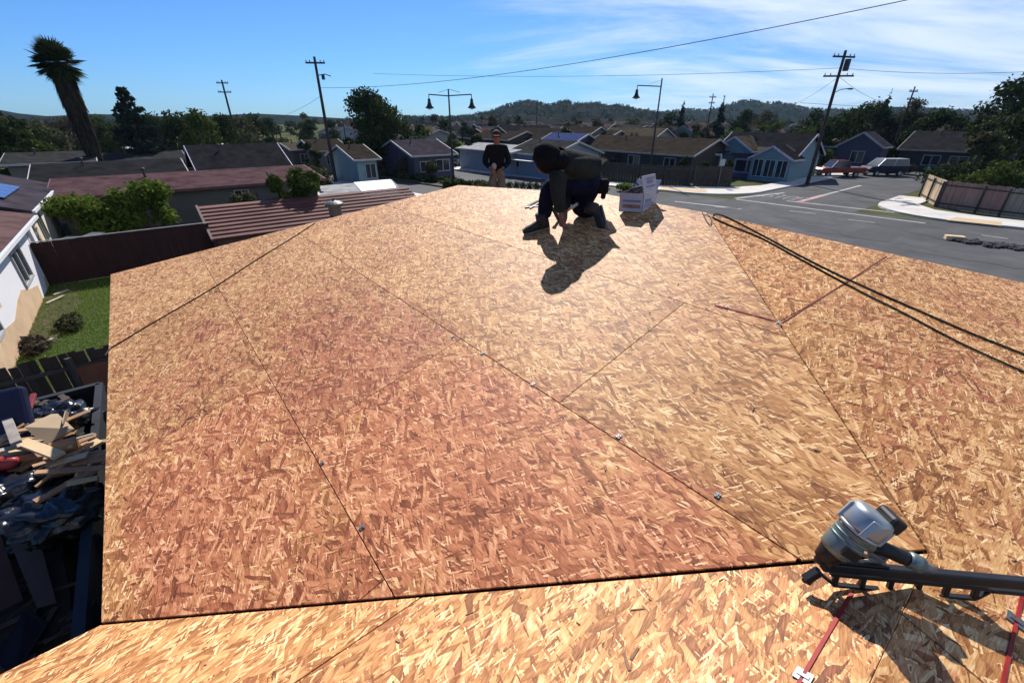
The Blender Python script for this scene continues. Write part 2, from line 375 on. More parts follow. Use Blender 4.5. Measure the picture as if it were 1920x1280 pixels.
# repaired trench in the asphalt and a spill of dark gravel with a pale block, near right
M_PATCH = mat('dark_patch', (0.05, 0.05, 0.052), 0.9, 0.3, 1.2)
def wavy(c, ax, bx, la, lb, n=22, seed=1):
    rr = random.Random(seed)
    return [c + ax * math.cos(2 * math.pi * i / n) * la * rr.uniform(.8, 1.1) + bx * math.sin(2 * math.pi * i / n) * lb * rr.uniform(.6, 1.2) for i in range(n)]
p0, p1 = g(1790, 452), g(1990, 476)
ax_ = (p1 - p0).normalized(); bx_ = Vector((-ax_.y, ax_.x, 0))
sheet('tar_patch', ccw(wavy((p0 + p1) / 2, ax_, bx_, (p1 - p0).length / 2 * .98, .5)), 0.012, M_PATCH)
rng = random.Random(4); mb = MB()
for i in range(260):
    t_ = rng.random(); c = p0 + (p1 - p0) * t_ + bx_ * rng.gauss(0, .28); r_ = rng.uniform(.06, .17)
    mb.blob((c.x, c.y, r_ * .4 + .012), (r_ * 1.2, r_, r_ * .6), 6, 4, .4, 2, i)
tag(mb.build('asphalt_rubble', mat('rubble', (0.035, 0.035, 0.036), 0.9, 0.5, 4), base=(p0.x, p0.y, 0)), 'ridge of dark broken asphalt lying across the street', 'rubble', kind='stuff')
mb = MB(); mb.bar(g(1770, 449) + ZUP * .14, g(1806, 452) + ZUP * .14, .42, .24)
tag(mb.build('timber_block', mat('raw_timber', (0.62, 0.45, 0.25), 0.7, 0.2, 5), bevel=.02), 'pale timber block at the end of the dark rubble on the street', 'block')
rc_ = random.Random(6)
for (x0, y0, x1, y1) in ((1500, 430, 1760, 470), (1560, 402, 1830, 462), (1420, 396, 1600, 446), (1700, 470, 1920, 505), (1300, 380, 1420, 410), (1560, 350, 1640, 372), (640, 345, 760, 352), (700, 352, 770, 357)):
    a, b = g(x0, y0), g(x1, y1); d = (b - a); s_ = Vector((-d.y, d.x, 0)).normalized(); n_ = 14; mid_ = [a + d * (i / n_) + s_ * rc_.gauss(0, .16) for i in range(n_ + 1)]; wds = [rc_.uniform(.012, .035) for _ in mid_]
    mb = MB(); mb.add([Vector(((p + s_ * w_).x, (p + s_ * w_).y, .0125)) for p, w_ in zip(mid_, wds)] + [Vector(((p - s_ * w_).x, (p - s_ * w_).y, .0125)) for p, w_ in zip(mid_, wds)], [(i, n_ + 1 + i, n_ + 2 + i, i + 1) for i in range(n_)]); mb.build('tar_seam', M_PATCH, base=(a.x, a.y, 0))['kind'] = 'structure'
for (x0, y0, la, lb) in ((1640, 440, 1.7, 1.0), (1380, 384, 1.3, .8), (1590, 362, 1.8, 1.2), (690, 356, 2.0, 1.2)):
    sheet('asphalt_patch', ccw([g(x0, y0) + DU * a + DV * b for a, b in ((-la, -lb), (la, -lb), (la, lb), (-la, lb))]), .0105, mat('patched_asphalt', (.052, .051, .052), .92, .2, 1))
# neighbour's lawn between the houses
M_LAWN = mat('lawn_soil', (0.05, 0.075, 0.02), 0.95, 0.35, 1.5)
lawn_poly = [UV(-4.6, 12.6), UV(2.0, 12.6), UV(2.0, 25.4), UV(-4.6, 25.4)]
sheet('lawn', ccw(lawn_poly), 0.012, M_LAWN)
def grass(name, n, u0, u1, v0, v1, h, m, label, seed, skip=None):
    r = np.random.default_rng(seed); u = r.uniform(u0, u1, n); v = r.uniform(v0, v1, n)
    if skip is not None:
        k = skip(u, v); u, v = u[k], v[k]; n = len(u)
    a = r.uniform(0, 2 * np.pi, n); hh = h * r.uniform(.5, 1.3, n); wd = .006 + .008 * r.random(n)
    bx = DU.x * u + DV.x * v; by = DU.y * u + DV.y * v
    lx = r.normal(0, .45, n) * hh; ly = r.normal(0, .45, n) * hh
    V = np.empty((n, 3, 3)); ca, sa = np.cos(a) * wd, np.sin(a) * wd
    V[:, 0] = np.stack([bx - ca, by - sa, np.full(n, .012)], 1); V[:, 1] = np.stack([bx + ca, by + sa, np.full(n, .012)], 1); V[:, 2] = np.stack([bx + lx, by + ly, .012 + hh], 1)
    c = UV((u0 + u1) / 2, (v0 + v1) / 2); V -= np.array([c.x, c.y, 0])
    return np_mesh(name, V.reshape(-1, 3), 3, m, c, label, 'grass', 'stuff')
def np_mesh(name, V, k, m, loc, label=None, cat=None, kind=None, parent=None, smooth=False):
    n = len(V) // k; me = bpy.data.meshes.new(name)
    me.vertices.add(len(V)); me.vertices.foreach_set('co', V.astype(np.float32).ravel())
    me.loops.add(len(V)); me.loops.foreach_set('vertex_index', np.arange(len(V), dtype=np.int32))
    me.polygons.add(n); me.polygons.foreach_set('loop_start', np.arange(0, len(V), k, dtype=np.int32))
    me.update(calc_edges=True); me.materials.append(m)
    o = bpy.data.objects.new(name, me); COL.objects.link(o)
    if parent is None: o.location = loc; ORG[o.name] = Vector(loc)
    else: o.parent = parent
    return tag(o, label, cat, None, kind)
M_GRASS = leafmat('grass_blades', (0.085, 0.15, 0.025), (0.19, 0.25, 0.05), 0.35)
grass('grass', 60000, -4.6, 1.5, 12.7, 25.3, .09, M_GRASS, 'short green grass of the lawn beside the white house', 3)
M_BED = mat('bare_bed', (0.085, 0.06, 0.042), 0.95, 0.4, 3)
sheet('garden_bed', ccw(wavy(UV(-3.9, 21.6), DV, DU, 4.2, .75, 26, 8)), 0.03, M_BED)
sheet('yard', ccw([UV(-9, -4), UV(-1, -4), UV(-1, 12.3), UV(-9, 12.3)]), 0.008, mat('yard_concrete', (0.16, 0.15, 0.14), 0.9, 0.3, .8))

# ------------------------------------------------------------------ our house: hip roof sheathed in strand board
def onplane(px, py, n, p0):
    r = ray(px, py); return CAM + r * ((p0 - CAM).dot(n) / r.dot(n))
tP = math.tan(math.radians(15.4)); upP = (DU + ZUP * tP).normalized()
nP = upP.cross(DV).normalized(); nP = nP if nP.z > 0 else -nP
OP = CAM - nP * 1.85
onP = lambda x, y: onplane(x, y, nP, OP)
E0, E1, R1, RM, R0, JN = [onP(*q) for q in ((190, 1170), (208, 515), (860, 348), (1140, 366), (1325, 400), (1740, 1035))]
nT = (JN - E0).cross(DU).normalized(); nT = nT if nT.z > 0 else -nT
nQ = (JN - R0).cross(DU).normalized(); nQ = nQ if nQ.z > 0 else -nQ
upT = DU.cross(nT); upT = upT if upT.z > 0 else -upT
upQ = DU.cross(nQ); upQ = upQ if upQ.z > 0 else -upQ
onT = lambda x, y: onplane(x, y, nT, JN)
onQ = lambda x, y: onplane(x, y, nQ, JN)
EZ = E0.z
qh = (onQ(1920, 530) - R0); QH = R0 + qh * ((EZ - R0.z) / qh.z)            # far hip of the right face down to the eave
BK = 5.5
JB = JN - DU * BK; EB = E0 - DU * (BK - (E0 - JN).dot(DU) * 0)
EB = E0 - DU * 4.0; JB = JN - DU * (4.0 + (JN - E0).dot(DU))
QB = QH - DU * ((QH - JB).dot(DU))
house = empty('house', Vector((R0.x, R0.y, 0)), 'house whose low hip roof is freshly sheathed in strand board panels', 'house')
def clip(poly, a, b, c):                    # keep a*x + b*y <= c
    o_ = []
    for i in range(len(poly)):
        p, q = poly[i], poly[(i + 1) % len(poly)]; dp, dq = a * p[0] + b * p[1] - c, a * q[0] + b * q[1] - c
        if dp <= 0: o_.append(p)
        if (dp < 0 < dq) or (dq < 0 < dp): t_ = dp / (dp - dq); o_.append((p[0] + (q[0] - p[0]) * t_, p[1] + (q[1] - p[1]) * t_))
    return o_
def cliprect(poly, x0, x1, y0, y1):
    for a, b, c in ((1, 0, x1), (-1, 0, -x0), (0, 1, y1), (0, -1, -y0)):
        poly = clip(poly, a, b, c)
        if len(poly) < 3: return []
    return poly
PR = random.Random(11)
def panel(poly2, O, ax, bx, n, stain, flip, thick=0.012, lift=0.0, name='osb_panel'):
    cx_ = sum(p[0] for p in poly2) / len(poly2); cy_ = sum(p[1] for p in poly2) / len(poly2)
    V = [O + ax * p[0] + bx * p[1] + n * lift for p in poly2]
    k = len(V); nrm = (V[1] - V[0]).cross(V[2] - V[0])
    if nrm.dot(n) < 0: V = V[::-1]; poly2 = poly2[::-1]
    # slight bow of the sheet: a centre point keeps the face from being perfectly flat
    o_ = ORG[house.name]
    me = bpy.data.meshes.new(name)
    vv = [v - o_ for v in V] + [v - n * thick - o_ for v in V]
    fs = [tuple(range(k)), tuple(range(2 * k - 1, k - 1, -1))] + [(i, k + i, k + (i + 1) % k, (i + 1) % k) for i in range(k)]
    me.from_pydata(vv, [], fs); me.update()
    ux, uy = PR.uniform(0, 40), PR.uniform(0, 40); th = PR.choice((0, math.pi)) + flip + PR.uniform(-.05, .05)
    l1 = me.uv_layers.new(name='flake'); l2 = me.uv_layers.new(name='roof')
    for pl in me.polygons:
        for li in pl.loop_indices:
            q = poly2[me.loops[li].vertex_index % k]; x, y = q[0] - cx_, q[1] - cy_
            l1.data[li].uv = (x * math.cos(th) - y * math.sin(th) + ux, x * math.sin(th) + y * math.cos(th) + uy)
            l2.data[li].uv = (q[0] + 20, q[1] + 20)
    me.materials.append(OSB)
    ob = bpy.data.objects.new(name, me); COL.objects.link(ob); ob.parent = house; ob['stain'] = stain
    b_ = ob.modifiers.new('bevel', 'BEVEL'); b_.width = 0.0012; b_.segments = 1
    return ob
def to2(P, O, ax, bx): return [((p - O).dot(ax), (p - O).dot(bx)) for p in P]
M_VOID = mat('dark_attic_paper', (0.012, 0.009, 0.008), 0.95, 0.3, 4)
M_FASC = mat('pale_drip_edge', (0.20, 0.14, 0.09), 0.6, 0.15, 3)
M_WALLH = mat('house_stucco', (0.42, 0.38, 0.33), 0.9, 0.1, 2, bump=.2)
def face_panels(P3, O, ax, bx, n, courses, joints, stains, flip, gap=0.0046, lift=0.0):
    P2 = to2(P3, O, ax, bx)
    under = MB(); under.prism([p - n * (0.05 - lift) for p in P3], n * 0.028); under.build('roof_underlay', M_VOID, house)
    for ci in range(len(courses) - 1):
        js = [-60] + sorted(joints[ci]) + [60]
        for ji in range(len(js) - 1):
            q = cliprect(P2, js[ji] + .0016, js[ji + 1] - .0016, courses[ci] + gap / 2, courses[ci + 1] - gap / 2)
            if len(q) < 3: continue
            ar = abs(sum(q[i][0] * q[(i + 1) % len(q)][1] - q[(i + 1) % len(q)][0] * q[i][1] for i in range(len(q)))) / 2
            if ar < 0.0015: continue
            panel(q, O, ax, bx, n, stains[ci][min(ji, len(stains[ci]) - 1)], flip, lift=PR.uniform(-.0008, .0008) + lift)
# main left face: horizontal courses along DV, measured from the camera foot
sS = (JN - E0).normalized(); inS = nP.cross(sS); inS = inS if inS.dot(DV) > 0 else -inS
E0p, JNp = E0 + inS * 0.006, JN + inS * 0.009
hV0 = (R0 - JN).normalized(); pin = nP.cross(hV0); pin = pin if pin.dot(DU) < 0 else -pin
face_panels([E0p, E1, R1, RM, R0 + pin * .004, JNp + pin * .004], OP, DV, upP, nP, [-1.7, -0.16, 1.09, 2.33, 4.2],
            [[1.33, 3.47, 5.91, 8.35], [0.19, 2.56, 4.85, 7.3], [1.49, 3.91, 6.03, 8.4], [.3, 2.7, 5.1]],
            [[.5], [.5], [.5], [.5]], 0.0, lift=0.007)
iT = -nT.cross(sS); iT = iT if iT.dot(DV) < 0 else -iT
face_panels([E0 + iT * .004, JN + iT * .004, JB, EB], JN, DU, upT, nT, [-3.2, -1.31, -0.125, 0.5],
            [[-3.6], [-3.9], [-4.4]], [[.0, .1], [.16, .05, .08], [.3, .1]], 0.25)
hV = (R0 - JN).normalized(); qin = nQ.cross(hV); qin = qin if qin.dot(DU) > 0 else -qin
face_panels([JN + qin * .009, R0 + qin * .009, QH, QB, JB], JN, DU, upQ, nQ, [-3.6, -1.5, -0.26, 1.05, 2.6],
            [[-.7, 1.7, 4.1], [-1.5, .9, 3.3], [-.35, 2.05, 4.5], [1.6]], [[.1], [.18, .1, .2], [.12, .2, .05], [.1]], 0.0)
# far faces, hidden from here
RB = R1 + (R0 - R1) * 0; FE = E1
fN = R1 + DU * 2.5 + ZUP * (EZ - R1.z); fF = R0 + DU * 2.5 + ZUP * (EZ - R0.z)
for nm, poly in (('far_roof_face', [R1, fN, fF, R0]), ('end_roof_face', [E1, fN, R1]), ('corner_roof_face', [R0, fF, QH])):
    b = MB(); b.prism([p - ZUP * .02 for p in poly], (0, 0, -.03)); o = b.build('roof_panel', mat('osb_plain', lin(150, 110, 66), 0.7, 0.3, 25), house)
b = MB(); b.prism([R1 - ZUP*.02, R0 - ZUP*.02, RM + ZUP * -.012], (0, 0, -.03)); b.build('roof_panel', MATS['osb_plain'], house)
# eaves, fascia and walls
def fascia(a, b): 
    m_ = MB(); m_.bar(a - ZUP * .09, b - ZUP * .09, .02, .15); m_.build('fascia_board', M_FASC, house)
outE = -DU
fascia(E0 - outE * .012, E1 - outE * .012)
m_ = MB(); m_.bar(E0 - DV * .012 - ZUP * .09, EB - DV * .012 - ZUP * .09, .02, .15); m_.build('fascia_board', M_FASC, house)
m_ = MB(); m_.bar(QH + DV * .012 - ZUP * .09, QB + DV * .012 - ZUP * .09, .02, .15); m_.build('fascia_board', M_FASC, house)
foot = [E0 + (DU - DV) * .45, E1 + (DU - DV) * .45, fN + (-DU - DV) * .4, fF - DU * .4, QH + (-DU + DV) * .45, QB + DV * .45, EB - DV * .45]
b = MB(); b.prism([Vector((p.x, p.y, 0)) for p in foot], (0, 0, EZ - .12)); b.build('wall', M_WALLH, house)
# red-sealed sheet edges along two seams
M_REDE = mat('red_edge_seal', (0.30, 0.022, 0.018), 0.6, 0.3, 12)
for a, b_, n_ in ((JN + DU * -0.36 + upT * -.125, JN + DU * -3.0 + upT * -.125, nT), (JN + DU * 1.15 + upQ * -.26, JN + DU * -2.6 + upQ * -.26, nQ)):
    m_ = MB(); m_.bar(a + n_ * .002, b_ + n_ * .002, .011, .004, n_); m_.build('edge_seal', M_REDE, house)
for (a, b_) in ((onP(1340, 574), onP(1455, 604)),): 
    m_ = MB(); m_.bar(a + nP * .012, b_ + nP * .012, .008, .003, nP); m_.build('edge_seal', M_REDE, house)
m_ = MB(); m_.bar(onQ(1466, 606) + nQ * .002, onQ(1662, 481) + nQ * .002, .009, .003, nQ); m_.build('edge_seal', mat('dull_red_edge_seal', (0.17, 0.03, 0.025), 0.7, 0.3, 12), house)
# metal sheet clips in the seams, with the paper tag of the sheet on some
M_ZINC = mat('zinc', (0.22, 0.225, 0.24), 0.55, 0.15, 30, metal=0.9)
def clipat(p, ax, n_, s_=1.0):
    m_ = MB(); sx = ax.cross(n_).normalized()
    for k in (-1, 1): m_.bar(p + sx * k * .012 * s_ - ax * .018 * s_ + n_ * .004, p + sx * k * .012 * s_ + ax * .018 * s_ + n_ * .004, .016 * s_, .003, n_)
    m_.bar(p - sx * .014 * s_ + n_ * .0065, p + sx * .014 * s_ + n_ * .0065, .01 * s_, .003, n_)
    m_.build('sheet_clip', M_ZINC, house)
for q in ((605, 870), (680, 990), (850, 633), (905, 664), (1000, 722), (1160, 820), (1345, 930)): clipat(onP(*q) + nP * .007, DV, nP, .62)
clipat(onT(1506, 1268), DU, nT, 1.1); clipat(onQ(1903, 1163), DU, nQ, 1.2)
for q in ((1362, 578), (1460, 607)): clipat(onP(*q) + nP * .007, DV, nP, .62)
# ------------------------------------------------------------------ builders for houses, fences, plants
M_GLASS = mat('window_glass', (0.02, 0.025, 0.035), 0.08, 0.2, 2, spec=0.6)
M_WTRIM = mat('white_trim', (0.36, 0.355, 0.35), 0.6, 0.1, 3)
M_DARKT = mat('dark_trim', (0.05, 0.045, 0.042), 0.7, 0.2, 3)
def shingle(name, c, var=0.42): return mat(name, tuple(x * .42 for x in c), 0.95, var, 1.2, bump=0.4, bscale=14, spec=0.0)
SH = dict(grey=shingle('grey_shingles', (0.085, 0.085, 0.085)), brown=shingle('brown_shingles', (0.085, 0.07, 0.055)), dark=shingle('charcoal_shingles', (0.05, 0.05, 0.052)),
          plum=shingle('plum_grey_shingles', (0.11, 0.095, 0.115)), maroon=shingle('maroon_roofing', (0.19, 0.115, 0.12)), tan=shingle('tan_shingles', (0.17, 0.14, 0.10)), rust=shingle('rusty_grey_shingles', (0.24, 0.15, 0.145)), pale=shingle('pale_grey_roofing', (0.7, 0.69, 0.68)))
WL = dict(olive=mat('olive_stucco', (0.105, 0.103, 0.092), 0.9, 0.12, .8), lav=mat('lavender_siding', (0.140, 0.135, 0.157), 0.8, 0.1, 1), teal=mat('teal_siding', (0.16, 0.25, 0.28), 0.8, 0.12, 1),
          blue=mat('blue_grey_siding', (0.22, 0.26, 0.31), 0.8, 0.1, 1), beige=mat('beige_stucco', (0.143, 0.133, 0.117), 0.9, 0.1, 1), brown=mat('brown_siding', (0.049, 0.041, 0.035), 0.8, 0.15, 1),
          purple=mat('purple_siding', (0.073, 0.066, 0.096), 0.8, 0.1, 1), white=mat('white_siding', (0.216, 0.216, 0.216), 0.8, 0.08, 1), dusk=mat('dusky_blue_siding', (0.050, 0.054, 0.076), 0.8, 0.1, 1))
def win(root, p, ax, w_, h, nout, frame=M_WTRIM, name='window'):
    """pane with a proud frame, lower left corner p"""
    b = MB(); up = ZUP
    b.hexa([p + nout * .01, p + ax * w_ + nout * .01, p + ax * w_ - nout * .05, p - nout * .05, p + up * h + nout * .01, p + ax * w_ + up * h + nout * .01, p + ax * w_ + up * h - nout * .05, p + up * h - nout * .05])
    o = b.build(name, M_GLASS, root)
    f = MB(); t_ = max(.05, .06 * w_); d = nout * .03
    for a, c in ((p - ax * t_ / 2, p - ax * t_ / 2 + up * h), (p + ax * (w_ + t_ / 2), p + ax * (w_ + t_ / 2) + up * h), (p + ax * w_ / 2, p + ax * w_ / 2 + up * h)):
        f.bar(a + d, c + d, t_, .06, nout)
    for z in (-t_ / 2, h + t_ / 2): f.bar(p - ax * t_ + up * z + d, p + ax * (w_ + t_) + up * z + d, t_, .07, nout)
    f.build('frame', frame, o)
    return o
def gable(root, O, ax, bx, L, W, hw, rise, over=.4, wm=None, rm=None, tm=M_WTRIM, wall=True, th=.1):
    """walls with gable ends and a two-slope roof; ridge along ax"""
    if wall:
        b = MB(); sec = [O, O + bx * W, O + bx * W + ZUP * hw, O + bx * W / 2 + ZUP * (hw + rise), O + ZUP * hw]
        b.prism(sec, ax * L); b.build('wall', wm, root)
    s_ = rise / (W / 2); b = MB(); t_ = MB()
    a0, a1 = -ax * over, ax * (L + over)
    for sg, ba in ((1, 0), (-1, W)):
        e = O + bx * (ba - sg * over) + ZUP * (hw - s_ * over + .02); r = O + bx * W / 2 + ZUP * (hw + rise + .02)
        b.hexa([e + a0, e + a1, r + a1, r + a0] + [p + ZUP * th for p in (e + a0, e + a1, r + a1, r + a0)])
        t_.bar(e + a0 - bx * sg * .02 + ZUP * .02, e + a1 - bx * sg * .02 + ZUP * .02, .04, .16)
        for a in (a0, a1): t_.bar(e + a + ax * (.03 if a is a1 else -.03), r + a + ax * (.03 if a is a1 else -.03), .05, .2)
    ro = b.build('roof', rm, root); t_.build('trim', tm, ro)
    return ro
def axes(axis): return (DU, DV) if axis == 'v' else (-DV, DU)
def onax(axis): return onv if axis == 'v' else onu
def house_px(name, label, axis, c, xl, xr, ye, yr, W, wm, rm, cat='house', group=None, wins=(), tm=M_WTRIM, over=.4, vent=True, ez=None):
    f = onax(axis); ax, bx = axes(axis)
    if ez: c = g((xl + xr) / 2, ye, ez).dot(bx)
    a, b_ = f(xl, ye, c), f(xr, ye, c); hw = max(2.0, (a.z + b_.z) / 2)
    r = f((xl + xr) / 2, yr, c + W / 2); rise = max(.5, r.z - hw)
    O = flat(a); L = (b_ - a).dot(ax)
    h = empty(name, O, label, cat, group)
    ro = gable(h, O, ax, bx, L, W, hw, rise, over, wm, rm, tm)
    for (fx, z, ww, hh) in wins: win(h, O + ax * fx * L + ZUP * z, ax, ww, hh, -bx)
    if vent:
        v_ = MB(); q = O + ax * L * .3 + bx * W * .38 + ZUP * (hw + rise * .76); v_.cyl(q, q + ZUP * .55, .07, .07, 8); v_.blob(q + ZUP * .6, (.13, .13, .08), 8, 5); v_.build('vent_pipe', M_DARKT, ro)
    return h, O, ax, bx, L, hw, rise
def fence(name, label, a, b_, h, m, bw=.14, gapw=.012, th=.02, post=M_DARKT, jit=.02, seed=0, side=1, rail=True, lean=.01):
    r = random.Random(seed); a, b_ = flat(a), flat(b_); d = (b_ - a).normalized(); nn = Vector((-d.y, d.x, 0)) * side; L = (b_ - a).length
    f = empty(name, a, label, 'fence'); k = int(L / (bw + gapw)); me = []
    for vi in range(4):                        # four board shapes, shared
        hh = h * (1 + r.uniform(-jit, jit)); q = MB(); w2 = bw / 2
        q.hexa([Vector((-w2, -th / 2, .03)), Vector((w2, -th / 2, .03)), Vector((w2, th / 2, .03)), Vector((-w2, th / 2, .03)), Vector((-w2, -th / 2, hh)), Vector((w2, -th / 2, hh + r.uniform(-.01, .01))), Vector((w2, th / 2, hh)), Vector((-w2, th / 2, hh))])
        mm = bpy.data.meshes.new('board'); mm.from_pydata(q.v, [], q.f); mm.materials.append(m); me.append(mm)
    an = math.atan2(d.y, d.x)
    for i in range(k):
        o = bpy.data.objects.new('board', r.choice(me)); COL.objects.link(o); o.parent = f
        p = d * (bw / 2 + i * (bw + gapw)) + nn * r.uniform(-.004, .004)
        o.location = p; o.rotation_euler = (r.uniform(-lean, lean), r.uniform(-lean, lean), an)
    if rail:
        for z in (.35, h - .3):
            q = MB(); q.bar(a + nn * (th + .02) + ZUP * z, b_ + nn * (th + .02) + ZUP * z, .038, .085); q.build('rail', post, f)
        for i in range(int(L / 2.4) + 1):
            q = MB(); p = a + d * min(L, i * 2.4) + nn * .1; q.bar(p, p + ZUP * (h - .05), .09, .09); q.build('post', post, f)
    return f
def leaves(blobs, n, size, seed, flatten=.0, long=1.6, hang=0.0):
    """quads scattered through ellipsoid clumps; blobs = (centre, (rx, ry, rz))"""
    r = np.random.default_rng(seed); vol = np.array([b[1][0] * b[1][1] * b[1][2] for b in blobs]) ** .72; pk = r.choice(len(blobs), n, p=vol / vol.sum())
    C = np.array([tuple(b[0]) for b in blobs])[pk]; Rr = np.array([tuple(b[1]) for b in blobs])[pk]
    d = r.normal(size=(n, 3)); d /= np.linalg.norm(d, axis=1)[:, None]; rad = r.random(n) ** .45 * (1 + .12 * r.normal(size=n))
    P = C + d * Rr * rad[:, None]
    nn = d * .6 + r.normal(size=(n, 3)) * .7; nn[:, 2] += flatten; nn /= np.linalg.norm(nn, axis=1)[:, None]
    a = np.cross(nn, r.normal(size=(n, 3))); a /= np.linalg.norm(a, axis=1)[:, None]
    if hang: a[:, 2] -= hang; a /= np.linalg.norm(a, axis=1)[:, None]
    b_ = np.cross(nn, a); s_ = size * r.uniform(.55, 1.4, n)[:, None]
    V = np.stack([P - a * s_ * long / 2, P + b_ * s_ * .35, P + a * s_ * long / 2, P - b_ * s_ * .35], 1)
    return V.reshape(-1, 3)
LF = dict(dark=leafmat('dark_leaves', (0.010, 0.020, 0.006), (0.045, 0.065, 0.018), .18), mid=leafmat('mid_leaves', (0.025, 0.045, 0.010), (0.09, 0.115, 0.025), .25), bright=leafmat('bright_leaves', (0.035, 0.075, 0.012), (0.16, 0.20, 0.03), .35),
          olive=leafmat('olive_leaves', (0.030, 0.035, 0.015), (0.10, 0.10, 0.045), .2), brown=leafmat('brown_leaves', (0.035, 0.026, 0.018), (0.11, 0.085, 0.06), .2), blue=leafmat('blue_green_needles', (0.008, 0.016, 0.011), (0.03, 0.045, 0.032), .12))
M_BARK = mat('bark', (0.075, 0.055, 0.04), 0.95, 0.4, 6, bump=.5)
def tree(name, label, base, H, rw, lf, seed, n=2500, size=.3, trunk=.18, crown0=.3, kind='round', cat='tree', group=None, clumps=14, bare=True):
    r = random.Random(seed); base = Vector(base); t = empty(name, base, label, cat, group); bl = []; tb = MB()
    if kind == 'round':
        for i in range(clumps):
            a = r.uniform(0, 6.28); zf = r.uniform(crown0, 1); k = math.sin(math.pi * min(1, (zf - crown0) / (1 - crown0) * .8 + .14)) ; rad = rw * k * r.uniform(.35, .75)
            c = base + Vector((math.cos(a) * rad, math.sin(a) * rad, H * zf * .9)); q = rw * r.uniform(.28, .5)
            bl.append((c, (q, q, q * r.uniform(.6, .9))))
            if bare and i < 7: tb.tube([base + ZUP * H * crown0 * .7, (base + ZUP * H * crown0 * .9 + c) / 2 + Vector((0, 0, .1)), c], [trunk * .55, trunk * .35, trunk * .12], 6)
    elif kind == 'cone':
        m = clumps
        for i in range(m):
            zf = crown0 + (1 - crown0) * (i / (m - 1)); k = rw * (1 - (zf - crown0) / (1 - crown0)) ** .8 + .06 * rw
            for j in range(3):
                a = r.uniform(0, 6.28); bl.append((base + Vector((math.cos(a) * k * .45, math.sin(a) * k * .45, H * zf * .96)), (k * .6, k * .6, H / m * .75)))
    elif kind == 'tiers':                       # open conifer with separate upswept boughs
        m = clumps
        for i in range(m):
            z0f = crown0 + (1 - crown0) * (i / (m - 1))
            for j in range(7):
                a = r.uniform(0, 6.28); e = r.uniform(.55, 1.2); zf = min(.99, max(crown0, z0f + r.uniform(-.05, .05))); k = rw * (1 - .86 * (zf - crown0) / (1 - crown0))
                for q in (.35, .65, .95): bl.append((base + Vector((math.cos(a) * k * q * e, math.sin(a) * k * q * e, H * zf * .95 + k * .22 * q)), (k * .2, k * .2, H * .022)))
                tb.tube([base + ZUP * H * zf * .93, base + Vector((math.cos(a) * k * e, math.sin(a) * k * e, H * zf * .95 + k * .22))], [.06, .02], 5)
    V = leaves(bl, n, size, seed) - np.array(base)
    np_mesh('crown', V, 4, LF[lf], base, parent=t)
    tb.tube([base + Vector((r.uniform(-.1, .1) * i * .5, r.uniform(-.1, .1) * i * .5, H * f)) for i, f in enumerate((0, .25, .5, .8))], [trunk, trunk * .8, trunk * .6, trunk * .25], 8)
    tb.build('trunk', M_BARK, t, True)
    return t
def bush(name, label, blobs, n, size, lf, seed, cat='bush', group=None, long=1.6, stems=True):
    base = flat(blobs[0][0]); zmin = min(b[0].z - b[1][2] for b in blobs)
    t = empty(name, base, label, cat, group); V = leaves(blobs, n, size, seed, long=long)
    V[:, 2] = np.maximum(V[:, 2], .02); np_mesh('foliage', V - np.array(base), 4, LF[lf], base, parent=t)
    if stems:
        b = MB()
        for c, r_ in blobs[:6]: b.tube([base, (base + c) / 2 + Vector((.03, .05, 0)), c], [.035, .025, .012], 5)
        b.build('stem', M_BARK, t)
    return t

# ------------------------------------------------------------------ left: white house, its yard, fences
WH = empty('stucco_house', UV(-4.3, 17), 'white stucco house with rust stained wall and solar panels at left edge', 'house')
M_WHS = mat('stained_white_stucco', (0.66, 0.64, 0.66), 0.9, 0.06, .35, hue=(0.70, 0.68, 0.70), bump=.25, bscale=20)
M_RUST = mat('bare_tan_render', (0.52, 0.36, 0.22), 0.9, 0.2, 1.2)
b = MB(); b.prism([UV(-4.3, 13), UV(-4.3, 27.4), UV(-12, 27.4), UV(-12, 13)], (0, 0, 2.5)); b.build('wall', M_WHS, WH)
b = MB(); b.prism([UV(-4.5, 27.4), UV(-4.5, 36.4), UV(-12, 36.4), UV(-12, 27.4)], (0, 0, 2.6)); b.build('wall', mat('cream_stucco', (0.66, 0.58, 0.44), 0.9, 0.08, 1), WH)
rr = random.Random(5)
for poly in ([(14.4, .0), (23.4, .0), (23.6, .55), (22.4, .75), (21.2, 1.05), (20.2, .95), (19.0, .7), (17.5, .9), (16.2, .6), (14.6, .75)], [(17.9, 1.35), (18.6, 1.3), (18.7, 1.95), (18.1, 2.05)], [(24.5, .0), (27.0, .0), (27.0, .3), (25.2, .45)]):
    b = MB(); b.prism([UV(-4.292, v, z) for v, z in poly], DU * -.012); b.build('bare_render_patch', M_RUST, WH)
def slope(root, name, u0, u1, z0, z1, v0, v1, m, th=.1):
    b = MB(); P = [UV(u0, v0, z0), UV(u0, v1, z0), UV(u1, v1, z1), UV(u1, v0, z1)]
    b.hexa([p for p in P] + [p + ZUP * th for p in P]); return b.build(name, m, root)
ra = slope(WH, 'roof', -4.02, -9.2, 2.5, 3.95, 12.4, 27.3, SH['rust']); slope(WH, 'roof', -14.5, -9.2, 2.5, 3.95, 12.4, 27.3, SH['rust'])
rb = slope(WH, 'roof', -4.1, -9.6, 2.62, 4.4, 27.5, 38.2, SH['plum']); slope(WH, 'roof', -15, -9.6, 2.62, 4.4, 27.5, 38.2, SH['plum'])
b = MB(); b.prism([UV(-4.5, 36.3, 2.3), UV(-9.6, 36.3, 4.2), UV(-14, 36.3, 2.3)], DV * .1); b.build('gable_wall', MATS['cream_stucco'], WH)
M_GUT = mat('gutter_white', (0.60, 0.60, 0.60), 0.5, 0.1, 4)
